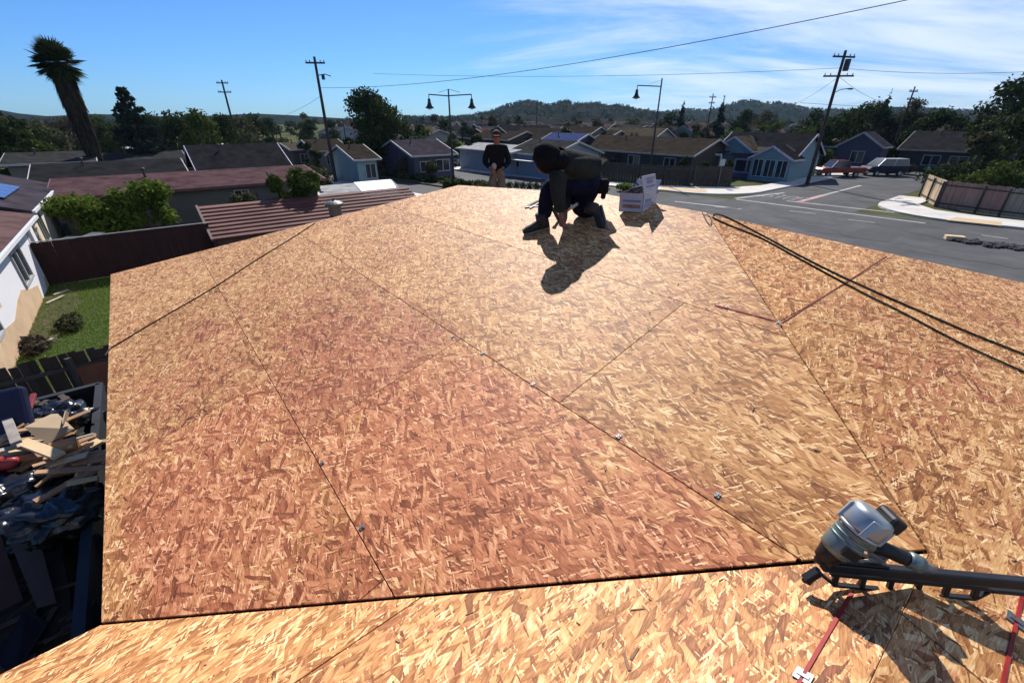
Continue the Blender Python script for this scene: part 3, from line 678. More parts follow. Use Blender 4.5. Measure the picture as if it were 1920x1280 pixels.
for u_, z_, v0, v1 in ((-3.97, 2.52, 12.4, 27.2), (-4.05, 2.64, 27.6, 38.1)):
    b = MB(); b.bar(UV(u_, v0, z_), UV(u_, v1, z_), .1, .11); b.build('gutter', M_GUT, WH)
M_SOLAR = mat('solar_cells', (0.045, 0.075, 0.20), 0.25, 0.15, 2, spec=.6)
for k in range(4):
    for j in range(2):
        u0 = -5.0 - j * 1.75; v0 = 29.4 + k * 1.1
        zf = lambda u: 2.62 + (-4.1 - u) / 5.5 * 1.78 + .17
        P = [UV(u0, v0, zf(u0)), UV(u0, v0 + 1.04, zf(u0)), UV(u0 - 1.68, v0 + 1.04, zf(u0 - 1.68)), UV(u0 - 1.68, v0, zf(u0 - 1.68))]
        b = MB(); b.hexa(P + [p + ZUP * .04 for p in P]); so = b.build('solar_panel', M_SOLAR, rb)
for (v0, z0, w_, h_) in ((22.0, 1.0, 1.5, 1.05), (16.0, .95, 1.5, 1.0), (18.9, .9, .0, .0)):
    if w_: win(WH, UV(-4.3, v0, z0), DV, w_, h_, DU)
win(WH, UV(-4.5, 30.4, .9), DV, 1.0, 1.1, DU); 
b = MB(); b.bar(UV(-4.22, 25.9), UV(-4.22, 25.9, 2.2), .09, .09); b.build('downpipe', M_GUT, WH)
b = MB(); b.bar(UV(-4.40, 27.46), UV(-4.40, 27.46, 2.3), .12, .2); b.build('shadow_gap_strip', mat('shadow_brown', (.06, .045, .035), .8), WH)  # dark bar painted in for the shadowed gap between the two walls
for q in ((-6.4, 24.6), (-7.0, 26.2)):
    b = MB(); p = UV(q[0], q[1], 2.5 + (-4.02 - q[0]) / 5.18 * 1.45 + .05); b.cyl(p, p + ZUP * .35, .09, .09, 10); b.lathe(p + ZUP * .33, [(.05, 0), (.17, .02), (.15, .08), (.02, .14)], 10); b.build('roof_vent', M_GUT, ra)
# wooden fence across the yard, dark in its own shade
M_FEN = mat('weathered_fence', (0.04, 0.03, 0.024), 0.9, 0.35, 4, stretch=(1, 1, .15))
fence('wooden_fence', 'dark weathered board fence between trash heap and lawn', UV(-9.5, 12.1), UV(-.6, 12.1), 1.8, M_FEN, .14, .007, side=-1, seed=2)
b = MB(); b.hexa([UV(-2.25, 11.75, 0), UV(-1.25, 11.75, 0), UV(-1.25, 11.73, 0), UV(-2.25, 11.73, 0), UV(-2.25, 12.02, 1.5), UV(-1.25, 12.02, 1.5), UV(-1.25, 12.0, 1.5), UV(-2.25, 12.0, 1.5)])
tag(b.build('plywood_sheet', mat('rust_brown_plywood', (0.12, 0.05, 0.03), 0.85, .25, 3)), 'rust brown sheet leaning on the dark board fence', 'sheet')
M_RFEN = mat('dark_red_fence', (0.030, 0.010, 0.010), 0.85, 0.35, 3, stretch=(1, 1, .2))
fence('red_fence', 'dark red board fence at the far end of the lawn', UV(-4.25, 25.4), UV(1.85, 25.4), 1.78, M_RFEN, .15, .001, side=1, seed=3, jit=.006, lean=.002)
b = MB(); b.bar(UV(-4.25, 25.4, 1.81), UV(1.85, 25.4, 1.81), .07, .03); tag(b.build('fence_capping', mat('grey_capping', (.3, .29, .28), .8)), 'pale capping strip along the top of the dark red fence', 'capping')
# low shed roof of lapped red boards beyond it
SHD = empty('red_roofed_shed', UV(5, 25.2), 'low shed with roof of lapped faded red boards and white gable edge', 'shed')
sA, sB = onv(396, 462, 24.6), onv(872, 372, 24.6)
zl = 1.15; u0, u1 = 1.75, 13.2; vl, vh, zh = 24.4, 27.6, 2.22
b = MB(); b.prism([UV(u0 + .15, vl + .3), UV(u1 - .1, vl + .3), UV(u1 - .1, vh), UV(u0 + .15, vh)], (0, 0, zl - .05)); b.build('wall', mat('dusty_red_siding', (0.10, 0.05, 0.045), .85), SHD)
M_RB = mat('faded_red_board', (0.12, 0.04, 0.032), 0.85, 0.4, 1.5, hue=(0.17, 0.075, 0.06), stretch=(.3, .3, 1))
nc = 9
for k in range(nc):
    f0, f1 = k / nc, (k + 1) / nc
    a, c = UV(u0, vl + (vh - vl) * f0, zl + (zh - zl) * f0 + .03), UV(u0, vl + (vh - vl) * f1 + .04, zl + (zh - zl) * f1)
    L_ = DU * (u1 - u0); b = MB(); b.hexa([a, a + L_, c + L_, c, a + ZUP * .055, a + L_ + ZUP * .055, c + L_ + ZUP * .02, c + ZUP * .02]); b.build('roof_board', M_RB, SHD)
b = MB(); b.bar(UV(u0 - .05, vl, zl + .03), UV(u0 - .05, vh, zh + .05), .1, .1); b.build('edge_board', mat('plum_edge', (.16, .10, .10), .8), SHD)
# grey and white roofed carport behind it
def region(px):
    return ('left of the tall utility pole' if px < 620 else 'between the tall pole and the double lamp' if px < 845 else 'between the double lamp and the crouching roofer' if px < 1030 else 'between the crouching roofer and the single lamp' if px < 1225 else 'between the single lamp and the corner pole' if px < 1560 else 'right of the corner pole')
def pxof(p): return CXP + FPX * p.x / (p.y * CS - (p.z - CZ) * SN)
PR_ = empty('pale_roofed_carport', flat(g(680, 352)), 'carport with pale grey roof and one bright white roof sheet', 'carport')
q0, q1, q2, q3 = onv(600, 380, 29.5), onv(760, 362, 29.5), onv(735, 336, 35.5), onv(596, 350, 35.5)
zc = (q0.z + q1.z) / 2; zd = (q2.z + q3.z) / 2
P = [Vector((q.x, q.y, z)) for q, z in ((q0, zc), (q1, zc), (q2, zd), (q3, zd))]
b = MB(); b.hexa([p - ZUP * .08 for p in P] + P); b.build('roof', SH['pale'], PR_)
lerp = lambda a, c, t_: a + (c - a) * t_
W0 = [lerp(P[0], P[1], .52), lerp(P[0], P[1], .93), lerp(P[3], P[2], .98), lerp(P[3], P[2], .46)]
b = MB(); b.hexa([p + ZUP * .01 for p in W0] + [p + ZUP * .05 for p in W0]); b.build('white_roof_sheet', mat('white_sheet', (0.78, 0.77, 0.78), .5, .05), PR_)
for i, p in enumerate(P):
    b = MB(); b.bar(Vector((p.x, p.y, 0)), p - ZUP * .08, .12, .12); b.build('post', M_WTRIM, PR_)
b = MB(); b.bar(P[3] + ZUP * .03, P[0] + ZUP * .03, .12, .08); b.build('edge_trim', M_WTRIM, PR_)
# olive building with maroon roof
h, O, ax, bx, L, hw, rise = house_px('stucco_building', 'long olive stucco building with flat maroon roof beyond the red fence', 'v', 33.7, 95, 600, 352, 331, 9, WL['olive'], SH['maroon'], 'building', wins=((.61, .95, .75, 1.15),), tm=mat('maroon_fascia', (.13, .055, .055), .7), over=.35)
b = MB(); b.bar(O + ax * L * .70 - bx * .1 + ZUP * 1.3, O + ax * L * .80 - bx * .1 + ZUP * 1.45, .5, .06); b.bar(O + ax * L * .70 - bx * .1 + ZUP * 1.3, O + ax * L * .70 - bx * .1 + ZUP * 1.9, .05, .05); b.build('bracket', M_DARKT, h)
b = MB(); b.bar(O + ax * L * .16 - bx * .03, O + ax * L * .16 - bx * .03 + ZUP * 1.6, 2.6, .05, bx); b.build('maroon_panel', mat('maroon_wall', (.12, .045, .05), .85), h)
# long dark roofs stacked behind
h, O, ax, bx, L, hw, rise = house_px('grey_roofed_house', 'long low house with charcoal roof and pale fascia behind the bushy tree', 'v', 41.5, 66, 345, 335, 305, 8, WL['beige'], SH['dark'], wins=((.2, 1.0, 1.4, .9),), tm=mat('grey_fascia', (.42, .41, .38), .7))
house_px('grey_roofed_house', 'house with grey roof just left of the leaning palm trunk', 'v', 58, 10, 172, 306, 287, 9, WL['beige'], SH['grey'], vent=True)
house_px('grey_roofed_house', 'house with grey roof just right of the leaning palm trunk', 'v', 62, 190, 345, 304, 287, 9, WL['brown'], SH['grey'], vent=True)
h, O, ax, bx, L, hw, rise = house_px('lavender_house', 'lavender house with wide dark grey roof beside the street', 'v', 47, 383, 542, 324, 272, 9, WL['lav'], SH['dark'], wins=((.25, .9, 1.2, .9), (.72, .9, 1.0, .9)), over=.5, tm=mat('lavender_trim', (.5, .47, .58), .6))
b = MB(); p = onv(345, 298, 46); b.cyl(flat(p), p, .06, .06, 8); p2 = p + Vector((.5, 0, .4))
tag(b.build('standpipe', M_DARKT), 'thin dark pipe standing left of the lavender house', 'pipe')
# vegetation near left
c = onv(238, 388, 30.5)
bl = []; rr = random.Random(21)
for i in range(15):
    bl.append((c + DU * rr.uniform(-2.2, 1.9) + DV * rr.uniform(-.9, .9) + ZUP * rr.uniform(-.7, .8), (rr.uniform(.5, .95),) * 2 + (rr.uniform(.4, .6),)))
bush('bushy_tree', 'broad bright green tree beyond the dark red fence', bl, 9000, .16, 'bright', 31, 'tree')
c = onv(553, 360, 27.9); bl = [(c + DU * rr.uniform(-1.0, 1.1) + DV * rr.uniform(-.4, .6) + ZUP * rr.uniform(-.7, .75), (rr.uniform(.35, .6),) * 2 + (rr.uniform(.35, .55),)) for i in range(13)]
bush('leafy_shrub', 'tall leafy green shrub behind the red board roof', bl, 5200, .17, 'mid', 32, long=2.2)
c = onv(470, 385, 28.2); bl = [(c + DU * rr.uniform(-.9, 1.2) + ZUP * rr.uniform(-.6, .3), (.35, .35, .4)) for i in range(8)]
bush('grey_green_shrub', 'grey green shrub under the olive wall', bl, 2200, .15, 'olive', 33, long=2.4)
c = onv(425, 392, 28.0); bl = [(c + DU * rr.uniform(-.7, .7) + ZUP * rr.uniform(-.5, .1), (.35, .35, .3)) for i in range(6)]
bush('dry_orange_shrub', 'dry orange brown shrub at the left end of the red board roof', bl, 1500, .13, 'brown', 34)
# clutter behind the dark red fence
def bin_(p, col, label, h=1.05):
    t = empty('wheelie_bin', p, label, 'bin'); b = MB(); s_ = .28
    b.hexa([p + Vector((-s_ * .8, -s_ * .8, .08)), p + Vector((s_ * .8, -s_ * .8, .08)), p + Vector((s_ * .8, s_ * .8, .08)), p + Vector((-s_ * .8, s_ * .8, .08)), p + Vector((-s_, -s_, h)), p + Vector((s_, -s_, h)), p + Vector((s_, s_, h)), p + Vector((-s_, s_, h))]); b.build('body', col, t, bevel=.02)
    b = MB(); b.bar(p + Vector((0, -s_ - .06, h + .03)), p + Vector((0, s_ + .06, h + .09)), .62, .06); b.build('lid', col, t)
    for k in (-1, 1): b = MB(); q = p + Vector((k * .24, s_, .1)); b.cyl(q - Vector((.03, 0, 0)), q + Vector((.03, 0, 0)), .1, .1, 12); b.build('wheel', M_DARKT, t)
bin_(UV(-3.3, 26.6), mat('green_plastic', (0.02, 0.045, 0.04), .5), 'dark green wheelie bin by the cream wall of the white house', 1.5)
bin_(UV(-2.5, 27.2), mat('grey_plastic', (0.09, 0.10, 0.11), .5), 'grey wheelie bin right of the dark green one', 1.45)
# rubbish on the lawn edge
for i, (u_, v_, l_, a_) in enumerate(((-3.9, 22.9, .7, .9), (-3.8, 23.8, .5, .6), (-3.7, 18.3, .3, .9), (-3.6, 19.4, .3, 2.0))):
    b = MB(); d = DU * math.cos(a_) + DV * math.sin(a_); b.bar(UV(u_, v_, .07) - d * l_ / 2, UV(u_, v_, .1) + d * l_ / 2, .1, .05)
    tag(b.build('scrap_lath', mat('scrap_wood', (.4, .33, .25), .8, .3)), ['longer pale scrap lath on the bed by the white wall', 'shorter pale scrap lath on the bed by the white wall', 'scrap lath on the lawn, nearer of two', 'scrap lath on the lawn, farther of two'][i], 'scrap')
for i, (u_, v_) in enumerate(((-3.8, 18.0), (-3.4, 19.4))):
    bush('weed', ['dark weed clump against the white wall, nearer one', 'dark weed clump against the white wall, farther one'][i], [(UV(u_ + rr.uniform(-.3, .3), v_ + rr.uniform(-.5, .5), .18), (.25, .3, .2)) for k in range(5)], 900, .1, 'brown' if i == 0 else 'olive', 40 + i)

# ------------------------------------------------------------------ trash container beside the house
M_STEEL = mat('dark_steel', (0.018, 0.018, 0.022), 0.6, 0.3, 2, spec=.3)
T0, T1, VV0, VV1, HW = -4.4, -1.62, 2.6, 9.6, 2.0
DP = empty('dumpster', UV((T0 + T1) / 2, (VV0 + VV1) / 2), 'dark steel dumpster full of tear-off rubbish under the eave', 'dumpster')
for a, c in (((T0, VV0), (T1, VV0)), ((T1, VV0), (T1, VV1)), ((T1, VV1), (T0, VV1)), ((T0, VV1), (T0, VV0))):
    b = MB(); b.bar(UV(*a, HW / 2 + .06), UV(*c, HW / 2 + .06), .06, HW - .1); b.build('side_panel', M_STEEL, DP)
    b = MB(); b.bar(UV(*a, HW + .02), UV(*c, HW + .02), .1, .1); b.build('top_rail', M_STEEL, DP)
    for k in range(1, 7):
        p = UV(a[0] + (c[0] - a[0]) * k / 7, a[1] + (c[1] - a[1]) * k / 7); b = MB(); b.bar(p + ZUP * .1, p + ZUP * HW, .13, .13); b.build('rib', M_STEEL, DP)
b = MB(); b.box(UV((T0 + T1) / 2, (VV0 + VV1) / 2, .1), (VV1 - VV0, T1 - T0, .1), Matrix.Rotation(math.atan2(DV.y, DV.x), 3, 'Z')); b.build('floor', M_STEEL, DP)
# heap of old roofing felt and dirt filling it
HP = MB(); n_ = 40
def hz(u, v):
    t_ = (v - VV0) / (VV1 - VV0); e = min(1, min(u - T0, T1 - u, v - VV0, VV1 - v) / .35)
    return .75 + e * (.25 + 1.15 * max(0, min(1, (t_ - .30) / .35))) + .16 * mnoise.noise(Vector((u * 2.1, v * 2.1, 0))) * e + .05 * mnoise.noise(Vector((u * 7, v * 7, 3)))
gv = []
for i in range(n_ + 1):
    for j in range(18):
        u = T0 + .05 + (T1 - T0 - .1) * j / 17; v = VV0 + .05 + (VV1 - VV0 - .1) * i / n_; gv.append(UV(u, v, hz(u, v)))
HP.add(gv, [(i * 18 + j, i * 18 + j + 1, (i + 1) * 18 + j + 1, (i + 1) * 18 + j) for i in range(n_) for j in range(17)])
tag(HP.build('roofing_waste', mat('torn_felt', (0.02, 0.018, 0.017), .9, .5, 5, bump=.6, bscale=18), base=UV((T0 + T1) / 2, (VV0 + VV1) / 2, .2)), 'black heap of torn roofing felt in the dumpster', 'waste', kind='stuff')
def on_heap(px, py, z0=1.9):
    p = g(px, py, z0)
    for _ in range(6):
        u, v = p.dot(DU), p.dot(DV); p = g(px, py, hz(min(max(u, T0), T1), min(max(v, VV0), VV1)))
    return p
M_LUM = mat('fresh_lumber', (0.58, 0.42, 0.24), 0.75, 0.18, 4, stretch=(1, 1, 1)); M_LUM2 = mat('brown_lumber', (0.34, 0.20, 0.11), 0.8, 0.25, 4); M_LUM3 = mat('greyed_lumber', (0.28, 0.25, 0.22), .85, .3, 4)
planks = [((75, 918), (204, 855), .16, .28, M_LUM, 'long pale plank slanting across the middle of the rubbish heap'), ((60, 858), (135, 893), .13, .34, M_LUM, 'pale board end sloping down right in front of the cardboard'),
          ((122, 860), (200, 838), .14, .30, M_LUM2, 'brown plank lying right of the cardboard'), ((118, 920), (168, 890), .10, .18, M_LUM, 'short pale offcut below the long plank'),
          ((28, 800), (62, 878), .10, .42, M_LUM3, 'grey post leaning left of the cardboard'), ((150, 868), (206, 848), .05, .36, M_LUM, 'thin lath above the long pale plank'),
          ((165, 912), (192, 893), .06, .15, M_LUM, 'thin offcut at the right, upper one'), ((160, 905), (200, 886), .05, .20, M_LUM2, 'thin brown offcut at the right'), ((70, 905), (118, 895), .10, .18, M_LUM2, 'brown offcut left of the long plank'),
          ((28, 912), (58, 905), .05, .2, M_LUM, 'small pale sliver at the left of the heap'), ((2, 770), (42, 771), .09, .45, mat('grey_white_board', (.5, .5, .47), .7), 'pale grey board at the back left of the heap'),
          ((75, 800), (88, 780), .06, .4, mat('red_pipe', (.28, .05, .06), .5), 'thin red rail sticking up behind the cardboard')]
for (a, c, wd, lift, m, lab) in planks:
    pa, pc = on_heap(*a) , on_heap(*c); b = MB(); b.bar(pa + ZUP * lift * .8, pc + ZUP * lift, wd, .04)
    tag(b.build('plank', m, bevel=.004), lab, 'plank', 'planks on the rubbish heap')
M_CARD = mat('cardboard', (0.30, 0.22, 0.14), .85, .12, 3)
def sheet4(name, pts, m, label, cat, th=.012, lift=.3, lifts=None):
    P = [on_heap(*q) + ZUP * (lifts[i] if lifts else lift) for i, q in enumerate(pts)]; b = MB(); n0 = (P[1] - P[0]).cross(P[2] - P[0]).normalized(); n0 = n0 if n0.z > 0 else -n0
    b.prism(P, n0 * th); tag(b.build(name, m), label, cat)
sheet4('cardboard_sheet', [(70, 838), (105, 868), (162, 843), (130, 815)], M_CARD, 'large flat brown cardboard sheet on the rubbish heap', 'cardboard', lifts=[.34, .3, .36, .42])
sheet4('cardboard_sheet', [(140, 835), (172, 832), (176, 818), (150, 816)], M_CARD, 'small grey brown cardboard flap at the right of the large sheet', 'cardboard', lifts=[.36, .3, .38, .44])
sheet4('strand_board_scrap', [(50, 906), (105, 893), (95, 880), (58, 893)], mat('osb_scrap', (.45, .36, .18), .8, .45, 30), 'scrap of strand board at the left of the long plank', 'scrap', lifts=[.2, .2, .24, .22])
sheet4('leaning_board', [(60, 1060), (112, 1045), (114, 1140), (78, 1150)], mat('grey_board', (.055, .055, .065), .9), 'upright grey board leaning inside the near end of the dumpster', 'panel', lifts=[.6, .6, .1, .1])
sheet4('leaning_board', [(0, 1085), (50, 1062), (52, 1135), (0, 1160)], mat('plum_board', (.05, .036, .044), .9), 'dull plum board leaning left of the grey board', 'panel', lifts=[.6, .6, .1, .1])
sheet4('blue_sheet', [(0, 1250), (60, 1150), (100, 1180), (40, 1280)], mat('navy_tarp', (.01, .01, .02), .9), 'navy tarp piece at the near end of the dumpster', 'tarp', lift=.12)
sheet4('leaning_board', [(0, 850), (14, 800), (10, 790), (0, 800)], mat('slate_board', (.3, .31, .34), .7), 'slate grey board at the left edge of the rubbish heap', 'panel', lifts=[.2, .45, .5, .5])
M_BAG = mat('black_bag', (0.012, 0.012, 0.014), 0.22, 0.3, 5, spec=.6, bump=.8, bscale=9)
for i, (q, r_, lab) in enumerate((((120, 800), .33, 'shiny black rubbish bag at the back of the heap, left one'), ((163, 812), .42, 'shiny black rubbish bag at the back of the heap, right one'), ((20, 960), .40, 'black rubbish bag at the left edge of the heap'), ((110, 985), .38, 'black rubbish bag in the shade below the planks'), ((60, 1010), .36, 'black rubbish bag above the leaning boards'))):
    p = on_heap(*q) + ZUP * r_ * .45; b = MB(); b.blob(p, (r_ * 1.15, r_ * .9, r_ * .62), 30, 20, .55, 3.4, i + 2); tag(b.build('rubbish_bag', M_BAG, smooth=True), lab, 'bag', 'black rubbish bags')
p = on_heap(50, 815); b = MB(); Mx = Matrix.Rotation(.6, 3, 'Z') @ Matrix.Rotation(.9, 3, 'X'); b.box(p + ZUP * .32, (.34, .8, .16), Mx)
tag(b.build('blue_cushion', mat('navy_vinyl', (.012, .014, .045), .4, .3, 4, bump=.4, bscale=6), bevel=.05), 'dark blue padded cushion tipped up in the rubbish', 'cushion')
for i, (q, c_, l_, lab) in enumerate((((25, 892), (.42, .05, .05), .3, 'red plastic strap piece at the left of the heap'), ((198, 794), (.40, .03, .03), .22, 'red plastic can behind the black bags'))):
    p = on_heap(*q); b = MB(); b.blob(p + ZUP * .22, (l_ * .6, l_ * .3, l_ * .3), 12, 8, .3, 2, i); tag(b.build('red_can', mat('red_plastic_%d' % i, c_, .4), smooth=True), lab, 'can')
p = on_heap(142, 868); b = MB(); b.cyl(p + ZUP * .3 - DU * .14, p + ZUP * .3 + DU * .12 , .1, .085, 14); tag(b.build('log_end', M_LUM2, bevel=.01), 'short round timber end under the brown plank', 'timber')
rr = random.Random(77); b = MB()
for i in range(220):
    u, v = rr.uniform(T0 + .2, T1 - .1), rr.uniform(4.4, VV1 - .3); p = UV(u, v, hz(u, v) + rr.uniform(0, .12)); a_ = rr.uniform(0, 3.14); l_ = rr.uniform(.05, .22); d = Vector((math.cos(a_), math.sin(a_), rr.uniform(-.3, .3)))
    b.bar(p - d * l_, p + d * l_, rr.uniform(.02, .09), .012)
scr = random.Random(5); LSC = 'small broken wood offcut among the scrap on the rubbish heap'
for i in range(60):
    px, py = scr.uniform(10, 203), scr.uniform(806, 938); pa = on_heap(px, py) + ZUP * scr.uniform(.05, .3); a_ = scr.uniform(-.5, .9); l_ = scr.uniform(.1, .34); d = (DU * math.cos(a_) + DV * math.sin(a_) * .6 + ZUP * scr.uniform(-.25, .25)).normalized(); q = MB(); q.bar(pa - d * l_, pa + d * l_, scr.uniform(.04, .12), scr.uniform(.012, .035))
    tag(q.build('wood_offcut', scr.choice((M_LUM, M_LUM2, M_LUM2, M_LUM2, M_LUM3))), LSC, 'offcut', 'small wood offcuts on the rubbish heap')
tag(b.build('splinters', mat('dark_splinters', (.07, .05, .04), .8, .6, 2), base=UV(-3, 7, 1.5)), 'dark splinters and shingle bits strewn over the rubbish heap', 'splinters', kind='stuff')
# ------------------------------------------------------------------ houses along and beyond the street
def hpx(*a, **k):
    k.setdefault('ez', 2.6); return house_px(*a, **k)
h, O, ax, bx, L, hw, rise = hpx('brown_roofed_house', 'long dark house with brown roof behind the crouching roofer and lamp post', 'u', 54.5, 1085, 1300, 284, 257, 9, WL['brown'], SH['brown'], wins=((.15, 1, 1.4, 1.1), (.5, 1, 1.6, 1.1), (.8, 1, 1.4, 1.1)), tm=mat('grey_eave', (.30, .29, .28), .7))
# teal house with two gables toward the street
h, O, ax, bx, L, hw, rise = hpx('teal_house', 'teal house with dark roof, lilac trim and gabled porch at the corner', 'u', 57.5, 1345, 1492, 288, 250, 7, WL['teal'], SH['dark'], wins=((.82, 1.2, 1.3, 1.2),), tm=mat('lilac_trim', (.42, .38, .48), .6))
b0 = O + ax * L * .60 - bx * 2.2
gable(h, b0 + ax * 0, bx, ax, 2.4, 4.2, 2.35, 1.15, .3, WL['teal'], SH['dark'], MATS['lilac_trim'])
M_TEALT = mat('pale_teal_trim', (0.32, 0.45, 0.48), .7)
for k in range(3): win(h, b0 + ax * (.35 + k * 1.25) + ZUP * .5, ax, 1.0, 1.65, -bx, M_TEALT)
b1 = O + ax * L * .30 - bx * 1.2
b = MB(); b.prism([b1, b1 + ax * 3.6, b1 + ax * 3.6 + ZUP * 2.3, b1 + ZUP * 2.3], bx * 1.3); b.build('porch_wall', mat('plum_siding', (.16, .11, .20), .8), h)
b = MB(); e0, e1 = b1 - bx * .4 - ax * .3 + ZUP * 2.3, b1 - bx * .4 + ax * 3.9 + ZUP * 2.3; b.hexa([e0, e1, e1 + bx * 2.6 + ZUP * .9, e0 + bx * 2.6 + ZUP * .9] + [q + ZUP * .08 for q in (e0, e1, e1 + bx * 2.6 + ZUP * .9, e0 + bx * 2.6 + ZUP * .9)]); b.build('porch_roof', SH['tan'], h)
win(h, b1 + ax * .5 + ZUP * .7, ax, 2.6, 1.2, -bx, MATS['lilac_trim'])
g2 = O - bx * 1.0
gable(h, g2 + ax * .2, bx, ax, 3.0, 4.4, 2.9, 1.35, .3, WL['teal'], SH['tan'], MATS['lilac_trim'])
# blue carport with white fascia and posts left of it
CP = empty('carport', flat(g(1300, 338)), 'teal carport with white fascia between dark hedges', 'carport')
pa, pb = flat(onu(1268, 330, 53)), flat(onu(1345, 330, 53)); d_ = (pb - pa)
for k, f_ in enumerate((0, .33, .62, 1)):
    b = MB(); p = pa + d_ * f_; b.bar(p, p + ZUP * 2.35, .22, .22); b.build('post', M_TEALT if k % 2 else mat('lilac_post', (.30, .26, .40), .7), CP)
b = MB(); b.bar(pa + ZUP * 2.45, pb + ZUP * 2.45, .2, .22); b.build('fascia', mat('bright_white', (.8, .8, .8), .5), CP)
b = MB(); b.hexa([pa + ZUP * 2.5, pb + ZUP * 2.5, pb + DU * 3 + ZUP * 2.8, pa + DU * 3 + ZUP * 2.8] + [q + ZUP * .08 for q in (pa + ZUP * 2.5, pb + ZUP * 2.5, pb + DU * 3 + ZUP * 2.8, pa + DU * 3 + ZUP * 2.8)]); b.build('roof', SH['plum'], CP)
b = MB(); b.prism([pa + DU * 2.9, pb + DU * 2.9, pb + DU * 2.9 + ZUP * 2.4, pa + DU * 2.9 + ZUP * 2.4], DU * .1); b.build('back_wall', WL['teal'], CP)
# houses left of the standing roofer
hpx('white_garage', 'blue white flat fronted garage left of the standing roofer', 'u', 51, 862, 958, 282, 270, 7, WL['blue'], SH['pale'], cat='garage', vent=False)
h, O, ax, bx, L, hw, rise = hpx('blue_house', 'pale blue house with grey roof between the two roofers', 'u', 50, 955, 1032, 288, 262, 8, WL['blue'], SH['grey'], wins=((.1, 1, 1.2, .9),))
b = MB(); b.bar(O + ax * L * .1 - bx * .9 + ZUP * 1.9, O + ax * L * .75 - bx * .9 + ZUP * 1.9, .9, .08); b.build('white_awning', M_WTRIM, h)
h, O, ax, bx, L, hw, rise = hpx('dark_blue_gable', 'house with dark blue gable between the two roofers, farther back', 'u', 74, 1000, 1060, 276, 250, 8, WL['dusk'], mat('blue_tarp_roof', (.02, .035, .12), .95, spec=.03))
hpx('purple_house', 'dusky purple house behind the two parked cars', 'v', 60, 775, 850, 290, 262, 9, WL['purple'], SH['plum'], wins=((.15, .9, 1.3, 1.0), (.55, .9, 1.6, 1.1)))
hpx('lilac_house', 'lilac house with flat brown roof right of the tall utility pole', 'v', 40, 592, 650, 282, 262, 8, WL['lav'], SH['brown'], wins=((.3, 1, .6, 1.2), (.5, 1, .6, 1.2), (.7, 1, .6, 1.2)))
hpx('brown_house', 'dark brown house left of the tall utility pole across the street', 'v', 36, 548, 590, 280, 268, 8, WL['brown'], SH['tan'], wins=((.3, 1, 1, 1),))
hpx('teal_fronted_house', 'small teal fronted house under the big dark tree', 'v', 47, 668, 705, 298, 272, 8, WL['teal'], SH['brown'], wins=((.4, .8, 1, 1.3),))
# houses on the right
h, O, ax, bx, L, hw, rise = hpx('purple_gabled_house', 'purple blue gabled house behind the red pickup', 'u', 76, 1548, 1625, 276, 262, 9, WL['dusk'], SH['brown'])
gable(h, O + ax * L * .45 - bx * 2, bx, ax, 3, 5.0, 2.9, 1.6, .3, WL['purple'], SH['plum'], M_WTRIM); win(h, O + ax * (L * .45 + 1.8) - bx * 2.02 + ZUP * .9, ax, 1.4, 1.3, -bx)
h, O, ax, bx, L, hw, rise = hpx('charcoal_roofed_house', 'wide house with charcoal roof behind the pavement fence', 'u', 70, 1690, 1862, 282, 248, 11, WL['brown'], SH['dark'], wins=((.3, .8, 1.6, 1.1), (.6, .8, 1.6, 1.1)), tm=mat('tan_eave', (.34, .30, .25), .7))
hpx('tan_roofed_house', 'house with tan roof and purple gable behind the charcoal roofed one', 'v', 26, 1760, 1910, 252, 233, 9, WL['lav'], SH['tan'])
hpx('grey_gabled_house', 'grey roofed house at the right edge behind the yellow green bush', 'u', 58, 1893, 2010, 290, 268, 9, WL['beige'], SH['grey'])
# far streets
rr = random.Random(9); k = 0
wls = [WL['beige'], WL['white'], WL['blue'], WL['brown'], WL['lav'], WL['olive']]; rfs = [SH['brown'], SH['tan'], SH['grey'], SH['plum'], SH['dark'], SH['maroon']]
for row, (dist, n_, a0, a1) in enumerate(((100, 8, -8, 20), (116, 9, -13, 22), (130, 12, -18, 32), (158, 14, -20, 34), (195, 16, -20, 32), (240, 18, -20, 30), (300, 20, -18, 28))):
    for i in range(n_):
        a = math.radians(a0 + (a1 - a0) * (i + rr.uniform(.2, .8)) / n_); d = dist * rr.uniform(.94, 1.06); p = Vector((math.sin(a) * d, math.cos(a) * d, 0))
        wi, ri = rr.randrange(6), rr.randrange(6); lab_ = ('tiny' if row > 3 else 'small') + ' distant ' + ('beige', 'white', 'blue', 'brown', 'lavender', 'olive')[wi] + ' house with ' + ('brown', 'tan', 'grey', 'plum', 'charcoal', 'maroon')[ri] + ' roof ' + region(pxof(p)); hh = empty('far_house', p, lab_, 'house', lab_.replace('house with', 'houses with'))
        ax_r = (DU if rr.random() < .5 else DV); bx_r = (DV if ax_r is DU else -DU); zlift = 0 if dist < 180 else 0
        gable(hh, p, ax_r, bx_r, rr.uniform(9, 15), rr.uniform(8, 10), rr.uniform(2.4, 2.8), rr.uniform(1.3, 2.1), .4, wls[wi], rfs[ri], M_WTRIM)
